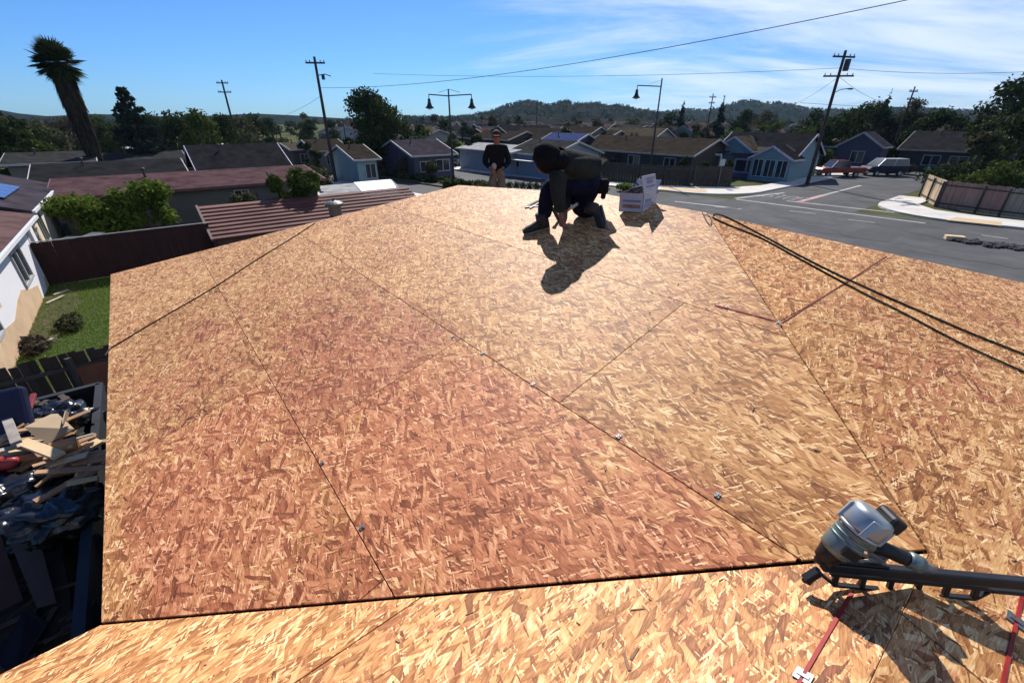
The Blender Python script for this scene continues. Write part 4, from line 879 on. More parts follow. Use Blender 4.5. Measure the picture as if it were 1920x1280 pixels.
# ------------------------------------------------------------------ fences on the street
M_BLKF = mat('dark_plank_fence', (0.045, 0.038, 0.032), .9, .3, 3)
pth = [ST(45.6, 44), ST(45.6, 29.5), UV(43.4, 25.1), UV(46.2, 22.6)]
for i, lab in enumerate(('dark plank fence along the far pavement, left stretch', 'dark plank fence along the far pavement, short middle stretch', 'dark plank fence at the side street corner, right end')):
    fence('plank_fence', lab, pth[i], pth[i + 1], 1.95, M_BLKF, .28, .03, side=-1, seed=10 + i, jit=.03)
M_TANF = mat('tan_fence', (0.50, 0.37, 0.23), .85, .3, 2, stretch=(1, 1, .2)); M_REDF = mat('reddish_fence', (0.33, 0.20, 0.16), .85, .3, 2, stretch=(1, 1, .2)); M_GRYF = mat('grey_fence', (0.28, 0.235, 0.19), .9, .3, 2, stretch=(1, 1, .2))
fp = [UV(52.5, 8.9), UV(47.9, 6.9), UV(46.9, 3.3), UV(46.4, -1.0), ST(46.3, -14)]
fence('paling_fence', 'tan paling fence at the right street corner, left stretch', fp[0], fp[1], 1.95, M_TANF, .15, .012, seed=20, jit=.015, side=-1)
fence('paling_fence', 'reddish paling fence along the right pavement', fp[1], fp[2], 1.95, M_REDF, .15, .012, seed=21, jit=.015, side=-1)
fence('paling_fence', 'grey paling fence along the right pavement, middle stretch', fp[2], fp[3], 1.9, M_GRYF, .15, .012, seed=22, jit=.015, side=-1)
fence('paling_fence', 'dark grey paling fence at the right picture edge', fp[3], fp[4], 1.8, M_GRYF, .15, .012, seed=23, jit=.015, side=-1)
# ------------------------------------------------------------------ poles, lamps, wires
M_POLE = mat('pole_wood', (0.04, 0.032, 0.027), .9, .3, 3); M_LAMP = mat('dark_green_iron', (0.016, 0.022, 0.024), .45, .2, 5)
M_WIRE = mat('wire', (0.03, 0.03, 0.035), .6)
def pole(base, top, lab, arms, r=.17, extra=None):
    base = flat(base); t = empty('utility_pole', base, lab, 'pole'); b = MB(); b.cyl(base, Vector((base.x, base.y, top)), r, r * .6, 10); b.build('shaft', M_POLE, t)
    for z, w_, a_ in arms:
        d = Vector((math.cos(a_), math.sin(a_), 0)); p = Vector((base.x, base.y, z)); b = MB(); b.bar(p - d * w_, p + d * w_, .12, .14); b.build('crossarm', M_POLE, t)
        for q in (-.92, -.55, .55, .92): b = MB(); b.lathe(p + d * w_ * q + ZUP * .07, [(.03, 0), (.05, .04), (.035, .09), (.05, .13), (.02, .18)], 8); b.build('insulator', mat('insulator_brown', (.10, .08, .08), .3), t)
    return t
def catenary(name, lab, a, c, sag, r=.02, n=24):
    P = [a + (c - a) * (i / n) - ZUP * sag * 4 * (i / n) * (1 - i / n) for i in range(n + 1)]; b = MB(); b.tube(P, r, 5); tag(b.build(name, M_WIRE, base=a), lab, 'wire')
pB = g(630, 343); dB = math.hypot(pB.x, pB.y); zB = far(598, 107, dB).z
t = pole(pB, zB, 'tall dark utility pole standing at the street behind the pale carport', [(zB - .5, .9, .1)], .19)
b = MB(); q = Vector((pB.x, pB.y, far(606, 142, dB).z)); b.tube([q, q + Vector((.7, .2, .12)), q + Vector((1.2, .3, -.05))], .04, 6); b.cyl(q + Vector((.5, .1, -.35)), q + Vector((.5, .1, .1)), .16, .16, 8); b.build('lamp_bracket', M_POLE, t)
pL = flat(far(434, 222, 88)); zL = far(412, 150, 88).z; t = pole(pL, zL, 'short dark utility pole above the trees at left', [(zL - .4, .8, .3), (zL - 1.6, .9, .3)], .2)
pR = g(1513, 346); dR = math.hypot(pR.x, pR.y); zR = far(1582, 95, dR).z
t = pole(pR, zR, 'utility pole with two crossarms and transformer at the side street corner', [(zR - .5, 1.25, .25), (far(1570, 143, dR).z, 1.35, -.1)], .19)
b = MB(); q = Vector((pR.x, pR.y, far(1577, 122, dR).z)); b.cyl(q + Vector((.42, -.1, -.5)), q + Vector((.42, -.1, .45)), .25, .25, 12); b.build('transformer', M_DARKT, t)
b = MB(); q = Vector((pR.x, pR.y, far(1560, 175, dR).z)); b.tube([q, q + Vector((.6, 0, .3)), q + Vector((1.3, 0, .38))], .035, 6); b.blob(q + Vector((1.5, 0, .36)), (.32, .13, .08), 10, 6); b.build('street_light_arm', M_POLE, t)
for (px, yt, yb, d, lab) in ((1325, 176, 245, 105, 'utility pole between the two dark conifers'), (1006, 193, 250, 120, 'thin dark pole above the far houses in the middle'), (1697, 163, 215, 92, 'leaning topped pole among the trees at right'), (534, 240, 290, 84, 'short pole at the left street end'), (645, 222, 240, 120, 'small distant pole right of the tall utility pole')):
    p = far(px, yb, d); pole(p, far(px, yt, d).z, lab, [(far(px, yt, d).z - .6, .7, .2), (far(px, yt, d).z - 1.6, .6, .2)] if px != 1006 else [], .15)
def lamp(base, top, arms, lab, r=.11):
    base = flat(base); t = empty('street_lamp', base, lab, 'lamp'); b = MB(); b.tube([base, base + ZUP * 1.0, base + ZUP * 1.1, Vector((base.x, base.y, top))], [r * 1.7, r * 1.6, r, r * .6], 10); b.build('post', M_LAMP, t)
    for d, z, l_ in arms:
        p = Vector((base.x, base.y, z)); e = p + d * l_ + ZUP * .12; b = MB(); b.tube([p, e], .05, 6); b.tube([p + ZUP * .55, p + d * l_ * .5 + ZUP * .28], .018, 5); b.tube([e, e - ZUP * .35], .04, 6); b.build('arm', M_LAMP, t)
        b = MB(); b.lathe(e - ZUP * 1.15, [(.42, 0), (.36, .1), (.24, .22), (.17, .42), (.13, .62), (.15, .7), (.05, .85)], 14); hd = b.build('lamp_head', M_LAMP, t, True)
        b = MB(); b.lathe(e - ZUP * 1.2, [(.05, -.06), (.2, 0), (.3, .06)], 12); b.build('lens', mat('lamp_lens', (.5, .5, .45), .3), hd)
def lamp_px(px, py, xt, yt, ya, ends, lab):
    p = g(px, py); d = math.hypot(p.x, p.y); z = far(xt, yt, d).z; arms = []
    for xe in ends:
        q = far(xe, ya, d); za = q.z; q.z = 0; v_ = q - p; arms.append((v_.normalized(), za, v_.length))
    lamp(p, z, arms, lab)
lamp_px(851, 349, 843, 168, 180, (804, 884), 'double armed street lamp with bell shades in the median')
lamp_px(1216, 338, 1235, 147, 163, (1195,), 'single armed street lamp with bell shade behind the nail box')
cA = Vector((pB.x, pB.y, far(604, 165, dB).z))
catenary('overhead_wire', 'overhead wire rising from the tall utility pole to the upper right', cA, depth(1990, -62, 14), .9, .016)
cR = Vector((pR.x, pR.y, zR - .9)); 
catenary('overhead_wire', 'nearly level overhead wire from the double lamp to the corner pole', far(700, 138, 70), Vector((pR.x, pR.y, far(1572, 128, dR).z)), .5, .016)
catenary('overhead_wire', 'nearly level overhead wire running right from the corner pole', Vector((pR.x, pR.y, far(1572, 128, dR).z)), far(2100, 122, 62), .5, .016)
catenary('overhead_wire', 'guy wire slanting down left from the corner pole', Vector((pR.x, pR.y, far(1563, 145, dR).z)), far(1480, 200, 66), .25, .014)
catenary('overhead_wire', 'service wire slanting down right from the corner pole', Vector((pR.x, pR.y, far(1590, 142, dR).z)), far(1665, 195, 70), .3, .014)
catenary('overhead_wire', 'slack wire dropping left from the tall utility pole', Vector((pB.x, pB.y, far(608, 180, dB).z)), far(470, 225, 80), .7, .014)
catenary('overhead_wire', 'low pair of far wires at right over the trees', far(1500, 193, 110), far(2000, 205, 110), .4, .03)
# sign posts, frame sign on the pavement
def signpost(p, h, lab, plate=(.5, .6)):
    p = flat(p); t = empty('sign_post', p, lab, 'sign'); b = MB(); b.cyl(p, p + ZUP * h, .035, .03, 8); b.build('post', M_ZINC, t); b = MB(); b.box(p + ZUP * (h - .25) + Vector((0, -.05, 0)), (plate[0], .02, plate[1])); b.build('plate', mat('sign_back', (.35, .36, .37), .5, .1, metal=.3), t)
signpost(g(1345, 352), 2.6, 'street sign post in front of the dark plank fence'); signpost(g(1215, 366), .9, 'small white sign near the lamp post', (.4, .4))
# ------------------------------------------------------------------ vehicles
M_TYRE = mat('tyre', (.015, .015, .016), .85); M_RIM = mat('rim', (.35, .35, .36), .35, .1, metal=.7); M_LENS = mat('headlight', (.7, .7, .72), .15); M_TAIL = mat('tail_light', (.25, .01, .01), .3)
def car(kind, paint, loc, yaw, lab, top=None, L=4.6, W=1.8):
    t = empty('parked_car', (0, 0, 0), lab, 'pickup' if kind == 'pickup' else ('van' if kind == 'van' else 'car')); ORG[t.name] = Vector((0, 0, 0)); y = W / 2
    PF = {'sedan': ([(-2.25, .35), (-2.28, .75), (-2.1, .92), (-1.3, .98), (1.0, .95), (1.9, .82), (2.25, .62), (2.25, .32)], [(-1.75, .95), (-1.05, 1.42), (.35, 1.45), (1.15, .95)]),
          'pickup': ([(-2.7, .5), (-2.7, 1.05), (-.6, 1.05), (1.35, 1.08), (2.35, 1.0), (2.6, .8), (2.6, .45)], [(-.75, 1.05), (-.6, 1.75), (.75, 1.78), (1.4, 1.06)]),
          'van': ([(-2.3, .4), (-2.35, 1.1), (1.3, 1.15), (2.15, 1.05), (2.35, .8), (2.35, .4)], [(-2.3, 1.1), (-2.15, 1.85), (.7, 1.9), (1.45, 1.12)])}[kind]
    b = MB(); b.prism([Vector((x, -y, z)) for x, z in PF[0]], (0, W, 0)); bo = b.build('body', paint, t, bevel=.06)
    b = MB(); bot = [Vector((x, s_ * y * .94, z)) for s_ in (-1, 1) for x, z in PF[1]]; c4 = PF[1]
    P = [Vector((c4[0][0], -y * .95, c4[0][1])), Vector((c4[3][0], -y * .95, c4[3][1])), Vector((c4[3][0], y * .95, c4[3][1])), Vector((c4[0][0], y * .95, c4[0][1])), Vector((c4[1][0], -y * .76, c4[1][1])), Vector((c4[2][0], -y * .76, c4[2][1])), Vector((c4[2][0], y * .76, c4[2][1])), Vector((c4[1][0], y * .76, c4[1][1]))]
    b.hexa(P); b.build('windows', M_GLASS, t, bevel=.03)
    b = MB(); z = c4[1][1] + .01; b.prism([Vector((c4[1][0] - .03, -y * .77, z)), Vector((c4[2][0] + .04, -y * .77, z)), Vector((c4[2][0] + .04, y * .77, z)), Vector((c4[1][0] - .03, y * .77, z))], (0, 0, .06)); b.build('roof', top or paint, t, bevel=.025)
    b = MB()
    for s_ in (-1, 1):
        for i, j in ((0, 4), (1, 5)): b.tube([P[i] if s_ < 0 else P[3 - i], P[j] if s_ < 0 else P[7 - (j - 4)]], .04, 6)
        m0, m1 = (P[0] + P[1]) / 2, (P[4] + P[5]) / 2; b.tube([Vector((m0.x, s_ * abs(m0.y), m0.z)), Vector((m1.x, s_ * abs(m1.y), m1.z))], .035, 6)
    b.build('pillar', top or paint, t)
    xs = (-1.6, 1.6) if kind == 'pickup' else (-1.4, 1.4)
    for x in xs:
        for s_ in (-1, 1):
            b = MB(); c = Vector((x, s_ * (y - .06), .33)); b.tube([c - Vector((0, .12 * s_, 0)), c + Vector((0, .10 * s_, 0))], .33, 18); wh = b.build('wheel', M_TYRE, t, bevel=.03)
            b = MB(); b.tube([c + Vector((0, .08 * s_, 0)), c + Vector((0, .115 * s_, 0))], .2, 14); b.build('rim', M_RIM, wh)
    fx, rx = PF[0][-1][0], PF[0][0][0]
    for s_ in (-1, 1):
        b = MB(); b.box((fx - .02, s_ * y * .72, PF[0][-2][1] + .02), (.1, .34, .16)); b.build('headlight', M_LENS, t, bevel=.02)
        b = MB(); b.box((rx + .02, s_ * y * .82, .85), (.1, .2, .22)); b.build('tail_light', M_TAIL, t)
        b = MB(); b.box((PF[1][3][0] - .25, s_ * (y + .08), 1.05 if kind != 'sedan' else .98), (.12, .16, .12)); b.build('mirror', paint, t, bevel=.02)
    for x in (fx + .04, rx - .04): b = MB(); b.box((x, 0, .45), (.12, W * .96, .16)); b.build('bumper', mat('bumper_grey', (.25, .25, .26), .4, metal=.4) if kind != 'sedan' else paint, t, bevel=.03)
    if kind == 'pickup': b = MB(); b.box((-1.65, 0, 1.06), (1.9, W * .84, .03)); b.build('bed', M_DARKT, t)
    b = MB(); b.box((fx + .01, 0, PF[0][-2][1] - .05), (.06, W * .5, .14)); b.build('grille', M_DARKT, t)
    t.location = flat(loc); t.rotation_euler = (0, 0, yaw); ORG[t.name] = Vector((0, 0, 0))
    return t
aU = math.atan2(DU.y, DU.x); aV = math.atan2(DV.y, DV.x); PT = lambda n, c: mat(n, c, .3, .06, 1, spec=.5, coat=.6)
car('pickup', PT('red_paint', (.20, .012, .012)), g(1568, 331), aU + 2.45, 'dark red pickup parked by the side street')
car('van', mat('navy_paint', (.012, .012, .035), .6, spec=.15), g(1652, 329), aU + 2.5, 'navy van with white front and roof beside the red pickup', PT('white_paint', (.62, .62, .62)))
car('sedan', PT('silver_paint', (.45, .46, .48)), g(806, 309), aV + 2.6, 'silver car parked before the purple house, left one')
car('pickup', PT('slate_paint', (.16, .17, .20)), g(848, 309), aV + 2.7, 'slate grey pickup parked beside the garage')
car('sedan', PT('dark_car_paint', (.03, .035, .05)), g(640, 300), aV + 3.0, 'dark car by the driveway under the big tree')
car('sedan', PT('white_car_paint', (.6, .6, .6)), g(546, 290), aV + .1, 'white car parked at the left street end')
car('sedan', PT('pale_car_paint', (.5, .5, .5)), g(1765, 322), aU + 3.0, 'pale car behind the reddish paling fence')
car('van', PT('white_van_paint', (.65, .65, .66)), UV(63, 4.5), aV, 'white van glimpsed behind the dark hedge at right')
# ------------------------------------------------------------------ trees
pb_ = flat(far(180, 300, 60)); zt = far(105, 128, 60).z
def palm(base, zc, lab):
    t = empty('palm_tree', base, lab, 'palm'); r = random.Random(3); H = zc
    b = MB(); b.tube([base + ZUP * z for z in (0, 2, 4, H * .6, H)], [.45, .4, .36, .33, .3], 10); b.build('trunk', M_BARK, t)
    # shaggy skirt of dead fronds down the trunk
    n = 2600; q = np.random.default_rng(5); zf = q.uniform(.30, 1.0, n); rad = (.34 + .24 * np.clip((zf - .28) / .5, 0, 1)) * q.uniform(.75, 1.15, n); a = q.uniform(0, 6.283, n)
    P = np.stack([np.cos(a) * rad, np.sin(a) * rad, zf * H], 1); l_ = q.uniform(.5, 1.1, n)[:, None]; dn = np.stack([np.cos(a) * .25, np.sin(a) * .25, -np.ones(n)], 1); sd_ = np.stack([-np.sin(a), np.cos(a), q.normal(0, .2, n)], 1) * q.uniform(.05, .13, n)[:, None]
    top = P + np.array([0, 0, .3]); V = np.stack([top - sd_, top + sd_, P + dn * l_ + sd_ * .3, P + dn * l_ - sd_ * .3], 1).reshape(-1, 3)
    np_mesh('dead_frond_skirt', V, 4, leafmat('dead_fronds', (.012, .010, .008), (.055, .042, .03), .1), base, parent=t)
    # fan fronds
    VV = []
    for i in range(120):
        a = r.uniform(0, 6.28); e = r.uniform(-1.15, 1.45); d = Vector((math.cos(a) * math.cos(e), math.sin(a) * math.cos(e), math.sin(e))); l1 = r.uniform(.5, 1.1); c = Vector((0, 0, H + .35)) + d * l1; s0 = d.cross(ZUP).normalized(); up = s0.cross(d)
        VV += [Vector((0, 0, H)) - s0 * .03, Vector((0, 0, H)) + s0 * .03, c + s0 * .02, c - s0 * .02]
        for k in range(13):
            th = (k - 6) / 6 * 1.25; dd = (d * math.cos(th) + s0 * math.sin(th)).normalized(); ln = r.uniform(.9, 1.25); ww = dd.cross(up).normalized() * .08
            tip = c + dd * ln - ZUP * .16 * ln * (1 - abs(d.z)); VV += [c, c + dd * ln * .5 + ww, tip, c + dd * ln * .5 - ww]
    np_mesh('fronds', np.array([tuple(v) for v in VV]), 4, LF['dark'], base, parent=t)
palm(pb_, zt, 'tall fan palm with shaggy trunk at the left')
def tpx(name, lab, px, yb, d, yt, wpx, lf, seed, kind='round', group=None, **k):
    p = flat(far(px, yb, d)); H = far(px, yt, d).z; F = d * .8; return tree(name, lab, p, H, wpx / 820 * F / 2, lf, seed, kind=kind, group=group, **k)
tpx('conifer', 'open dark conifer with upswept boughs right of the palm', 258, 255, 68, 158, 88, 'blue', 51, 'tiers', n=6500, size=.34, clumps=13, crown0=.18, trunk=.22)
tpx('ficus_tree', 'big dark round crowned tree standing across the street', 708, 300, 62, 166, 150, 'dark', 52, n=9000, size=.3, clumps=26, crown0=.22, trunk=.4)
tpx('conical_tree', 'dark conical conifer right of the single lamp, shorter one', 1276, 235, 125, 190, 36, 'blue', 53, 'cone', n=2500, size=.35, clumps=9, crown0=.05)
tpx('conical_tree', 'dark pointed conifer right of the single lamp, taller one', 1347, 240, 110, 183, 36, 'blue', 54, 'cone', n=2800, size=.32, clumps=11, crown0=.05)
tpx('round_tree', 'dark dome shaped tree right of the pointed conifer', 1392, 238, 125, 204, 50, 'dark', 55, n=2200, size=.34)
tpx('round_tree', 'brownish loose tree left of the corner pole', 1432, 240, 130, 206, 60, 'olive', 56, n=2000, size=.34)
tpx('pine_tree', 'tall dark tree at the right picture edge', 1893, 235, 95, 142, 110, 'dark', 57, n=7000, size=.35, clumps=24, crown0=.15)
tpx('small_pine', 'small pointed pine above the right tree line', 1653, 225, 100, 172, 30, 'blue', 58, 'cone', n=1500, size=.3, clumps=8, crown0=.2)
tpx('airy_tree', 'airy yellow green tree around the topped pole at right', 1705, 235, 96, 180, 60, 'olive', 59, n=1500, size=.25)
left = [(8, 95, 212, 70, 'olive'), (48, 80, 214, 64, 'dark'), (92, 90, 216, 60, 'olive'), (70, 72, 236, 44, 'mid'), (150, 100, 216, 60, 'brown'), (205, 88, 222, 70, 'dark'), (300, 92, 214, 66, 'dark'), (345, 78, 212, 70, 'dark'), (385, 74, 206, 70, 'mid'), (425, 82, 212, 64, 'dark'), (462, 90, 216, 60, 'olive'), (490, 105, 216, 50, 'dark'), (520, 115, 220, 46, 'dark'), (585, 120, 222, 40, 'dark'), (628, 130, 226, 40, 'dark'), (20, 70, 232, 50, 'dark')]
nm = ['olive tree at the left picture edge', 'dark tree left of the palm', 'olive tree just left of the palm trunk', 'small mid green tree under the palm', 'brownish tree just right of the palm trunk', 'dark tree left of the open conifer', 'dark tree right of the open conifer', 'dark tree behind the charcoal roof', 'mid green tree left of the short pole', 'dark tree at the short pole', 'olive tree right of the short pole', 'dark tree left of the street end', 'smaller dark tree above the street end', 'distant dark tree left of the tall pole', 'distant dark tree right of the tall pole', 'low dark tree at the left picture edge']
for i, (px, d, yt, wp, lf) in enumerate(left): tpx('broadleaf_tree', nm[i], px, 285, d, yt, wp * 1.25, lf, 100 + i, n=2600, size=.32, crown0=.12, clumps=16)
right = [(1520, 92, 202, 60, 'dark'), (1550, 84, 194, 70, 'dark'), (1590, 90, 188, 70, 'dark'), (1625, 98, 186, 70, 'dark'), (1600, 100, 224, 60, 'brown'), (1640, 97, 222, 56, 'olive'), (1672, 96, 202, 60, 'brown'), (1695, 92, 236, 44, 'dark'), (1735, 92, 206, 70, 'dark'), (1775, 96, 212, 60, 'dark'), (1815, 88, 214, 60, 'dark'), (1850, 80, 212, 60, 'dark'), (1912, 66, 205, 80, 'dark'), (1538, 84, 252, 36, 'mid'), (1840, 60, 245, 50, 'olive'), (1165, 62, 292, 40, 'brown'), (1130, 60, 296, 30, 'olive')]
nm2 = ['dark tree behind the teal house', 'dark tree right of the teal house', 'dark tree left of the corner pole transformer shadow', 'dark domed tree right of the corner pole', 'brownish tree behind the purple gable', 'olive tree behind the navy van', 'brownish tree left of the topped pole', 'low dark tree beside the navy van', 'dark tree right of the topped pole', 'dark tree over the charcoal roof, left', 'dark tree over the charcoal roof, middle', 'dark tree over the charcoal roof, right', 'large dark tree at the right edge, lower one', 'mid green bush tree at the teal house end', 'olive tree before the tan gable', 'brownish garden tree before the brown roofed house', 'olive garden tree before the brown roofed house']
nm2[2] = 'dark tree right behind the corner pole'
for i, (px, d, yt, wp, lf) in enumerate(right): tpx('broadleaf_tree', nm2[i], px, 285, d, yt, wp * 1.2, lf, 140 + i, n=2600, size=.3, crown0=.1, clumps=16)
mid = [(578, 62, 264, 34, 'dark'), (655, 62, 258, 40, 'dark'), (738, 63, 262, 40, 'olive'), (775, 62, 274, 30, 'dark'), (880, 66, 268, 24, 'dark'), (1065, 62, 268, 36, 'dark'), (1335, 68, 262, 30, 'dark'), (1515, 78, 246, 40, 'olive'), (760, 75, 222, 60, 'dark'), (790, 90, 230, 40, 'dark'), (835, 100, 222, 44, 'dark'), (875, 105, 226, 40, 'dark'), (850, 70, 248, 40, 'mid'), (895, 76, 250, 36, 'dark'), (680, 78, 240, 46, 'olive'), (630, 76, 250, 40, 'dark'), (1100, 130, 232, 30, 'dark'), (1160, 140, 234, 30, 'olive'), (1245, 120, 228, 40, 'brown'), (1310, 115, 240, 36, 'olive'), (1450, 110, 228, 44, 'mid'), (1490, 100, 232, 44, 'olive'), (570, 100, 246, 30, 'dark'), (1380, 140, 232, 40, 'dark')]
for i, (px, d, yt, wp, lf) in enumerate(mid): lab_ = '%s garden tree among the houses %s' % ({'mid': 'green'}.get(lf, lf), region(px)); tpx('garden_tree', lab_, px, 270, d, yt, wp * 1.1, lf, 180 + i, group=lab_.replace(' tree ', ' trees '), n=1500, size=.3, crown0=.1, clumps=12)
rr = random.Random(33)
for i in range(150):
    a = math.radians(rr.uniform(-52, 52)); d = rr.uniform(120, 420); p = Vector((math.sin(a) * d, math.cos(a) * d, 0)); H = rr.uniform(4.0, 7.2) * (1 + d / 1400)
    lf_ = rr.choice(('dark', 'dark', 'olive', 'mid', 'brown')); lab_ = 'distant %s tree among far roofs %s' % ({'mid': 'green'}.get(lf_, lf_), region(pxof(p)))
    tree('far_tree', lab_, p, H, rr.uniform(2.0, 4.2), lf_, 300 + i, group=lab_.replace(' tree ', ' trees '), n=520, size=.6, crown0=.08, clumps=8, bare=False)
for i in range(46):
    a = math.radians(rr.uniform(-14, 37)); d = rr.uniform(76, 135); p = Vector((math.sin(a) * d, math.cos(a) * d, 0)); lf_ = rr.choice(('dark', 'dark', 'olive', 'brown', 'mid')); lab_ = '%s yard tree between the houses %s' % ({'mid': 'green'}.get(lf_, lf_), region(pxof(p)))
    tree('yard_tree', lab_, p, rr.uniform(3.2, 5.4), rr.uniform(1.5, 3.0), lf_, 600 + i, group=lab_.replace(' tree ', ' trees '), n=800, size=.36, crown0=.06, clumps=10, bare=False)
# young street trees with stakes in the median, hedge, shrubs
for i, (px, py, yt, lf) in enumerate(((712, 330, 286, 'brown'), (757, 337, 295, 'brown'), (811, 341, 301, 'olive'))):
    p = g(px, py); d = math.hypot(p.x, p.y); H = far(px, yt, d).z
    t = tree('street_tree', ['young brown street tree in the median, left one', 'young brown street tree with stakes in the median, middle one', 'young olive street tree with stakes in the median, right one'][i], p, H, .95, lf, 220 + i, n=1300, size=.2, crown0=.5, trunk=.05, clumps=9)
    for s_ in (-.35, .35): b = MB(); b.cyl(p + DU * s_, p + DU * s_ + ZUP * H * .55, .04, .04, 6); b.build('stake', M_BARK, t)
for i in range(26):
    v = 36 + i * 1.55; p = ST(31.7 + .5 * math.sin(i * 2.1), v)
    bush('median_shrub', 'low dark shrub in the planted street median', [(p + Vector((rr.uniform(-.5, .5), rr.uniform(-.5, .5), .45)), (.6, .6, .38)) for k in range(3)], 320, .2, rr.choice(('dark', 'olive', 'dark')), 400 + i, 'shrub', 'shrubs of the street median', stems=False)
for i in range(13):
    p = g(868 + i * 12.5, 352 + i * .55)
    bush('round_shrub', 'small clipped round shrub in the row beyond the ridge', [(p + ZUP * .42, (.36, .36, .36))], 260, .11, 'dark', 450 + i, 'shrub', 'row of clipped round shrubs', stems=False)
c = flat(g(843, 352)); bush('yellow_shrub', 'yellow green shrub at the left end of the round shrub row', [(c + Vector((rr.uniform(-.6, .6), 0, .4)), (.45, .4, .4)) for k in range(4)], 700, .14, 'mid', 470)
for i, (px, py, d, w_, h_, lf, lab) in enumerate(((1115, 330, 47, 3.2, 1.6, 'brown', 'brownish hedge shrub left of the lamp post fence'), (1180, 350, 45, 2.2, .8, 'bright', 'low yellow green shrub behind the nail box'), (1280, 330, 53, 1.0, 2.6, 'dark', 'narrow dark cypress at the carport, left one'), (1318, 330, 53, .9, 2.7, 'dark', 'narrow dark cypress at the carport, middle one'), (1360, 330, 53, 1.1, 2.4, 'dark', 'narrow dark cypress at the carport, right one'),
     (1540, 300, 76, 2.6, 2.6, 'mid', 'round green shrub left of the purple gable'), (1795, 320, 58, 5.2, 2.9, 'dark', 'large dark hedge behind the paling fence'), (1870, 330, 54, 4.5, 2.9, 'mid', 'yellow green bush behind the grey paling fence'), (1915, 330, 53, 4.0, 3.2, 'mid', 'dull green bush at the right edge behind the fence'), (1700, 310, 76, 2.2, 1.6, 'brown', 'brownish shrub right of the navy van'), (598, 345, 44, 2.4, 2.6, 'olive', 'spiky grey green plant at the foot of the tall pole'), (680, 318, 60, 4.0, 1.2, 'mid', 'low green hedge at the foot of the big dark tree'))):
    p = flat(far(px, py, d)); bl = [(p + Vector((rr.uniform(-.5, .5) * w_ * .7, rr.uniform(-.4, .4) * w_ * .6, h_ * rr.uniform(.25, .8))), (w_ * .28, w_ * .28, h_ * .26)) for k in range(9)]
    bush('hedge_shrub', lab, bl, 2200, .2, lf, 480 + i)
# ------------------------------------------------------------------ hills
def hills(name, prof, d, depth_, m, zb=1.0, rough=.02, seed=0, woods=0):
    X = np.linspace(prof[0][0], prof[-1][0], 150); Y = np.interp(X, [p[0] for p in prof], [p[1] for p in prof]); b = MB(); rows = 26; V = []
    for j in range(rows):
        t_ = j / (rows - 1); f_ = math.sin(math.pi * min(1, t_ * 1.0) * .5) if t_ < 1 else 1
        for i, (x, y) in enumerate(zip(X, Y)):
            e = far(x, 222, d); top = far(x, y, d).z; q = (e - CAM); q.z = 0; q.normalize(); dd = d - depth_ * (1 - t_); z = top * (f_ ** 1.25) + top * (.16 * mnoise.noise(Vector((x * .02 + seed, t_ * 3, 0))) + .05 * mnoise.noise(Vector((x * .09 + seed, t_ * 9, 4)))) * math.sin(math.pi * t_)
            V.append(Vector((q.x * dd, q.y * dd, max(z, 0 if j else -2))))
    n = len(X)
    for i in range(n): p = V[(rows - 1) * n + i]; q = Vector((p.x, p.y, 0)).normalized(); V.append(Vector((p.x + q.x * depth_ * .8, p.y + q.y * depth_ * .8, -5)))
    b.add(V, [(j * n + i, j * n + i + 1, (j + 1) * n + i + 1, (j + 1) * n + i) for j in range(rows) for i in range(n - 1)])
    b.build(name, m, smooth=True, base=(0, d, 0))['kind'] = 'structure'
    return V, n, rows
M_HILL = mat('wooded_hill', (0.010, 0.015, 0.011), .95, .5, .02, hue=(0.028, 0.026, 0.02), spec=0.0); M_HILL2 = mat('far_hill', (0.012, 0.018, 0.014), .95, .4, .01, spec=0.0)
Vh, nh, rh = hills('hill', [(760, 222), (820, 224), (880, 221), (925, 211), (955, 201), (972, 194), (990, 193), (1010, 197), (1022, 203), (1038, 201), (1050, 195), (1062, 194), (1078, 199), (1100, 199), (1118, 197), (1135, 203), (1160, 202), (1200, 210), (1240, 216), (1300, 222)], 900, 450, M_HILL, seed=2)
Vh2, nh2, rh2 = hills('hill', [(1180, 222), (1230, 214), (1290, 207), (1320, 210), (1345, 207), (1365, 199), (1385, 193), (1402, 191), (1420, 196), (1445, 196), (1475, 199), (1510, 207), (1580, 210), (1700, 205), (1800, 212), (1980, 214)], 1200, 500, M_HILL2, seed=7)
hills('hill', [(-200, 190), (-60, 200), (10, 207), (40, 213), (90, 218), (180, 214), (260, 216), (330, 220), (420, 216), (480, 213), (560, 217), (640, 222), (760, 224)], 1000, 400, M_HILL2, seed=5)
# woods on the crest: scattered crowns too small to count
bl = []; rr = random.Random(14)
for Vx, n_, rows in ((Vh, nh, rh), (Vh2, nh2, rh2)):
    for k in range(900):
        j = rows - 1 if rr.random() < .4 else rr.randrange(6, rows); i = rr.randrange(n_); p = Vx[j * n_ + i]; s_ = rr.uniform(2.0, 5.0)
        bl.append((p + ZUP * s_ * .5, (s_ * rr.uniform(.6, 1.2), s_ * .8, s_ * .8)))
V = leaves(bl, 26000, 2.4, 91); np_mesh('hillside_wood', V - np.array((0, 900, 0)), 4, LF['dark'], (0, 900, 0), 'far scattered woodland along the hill crests', 'woodland', 'stuff')
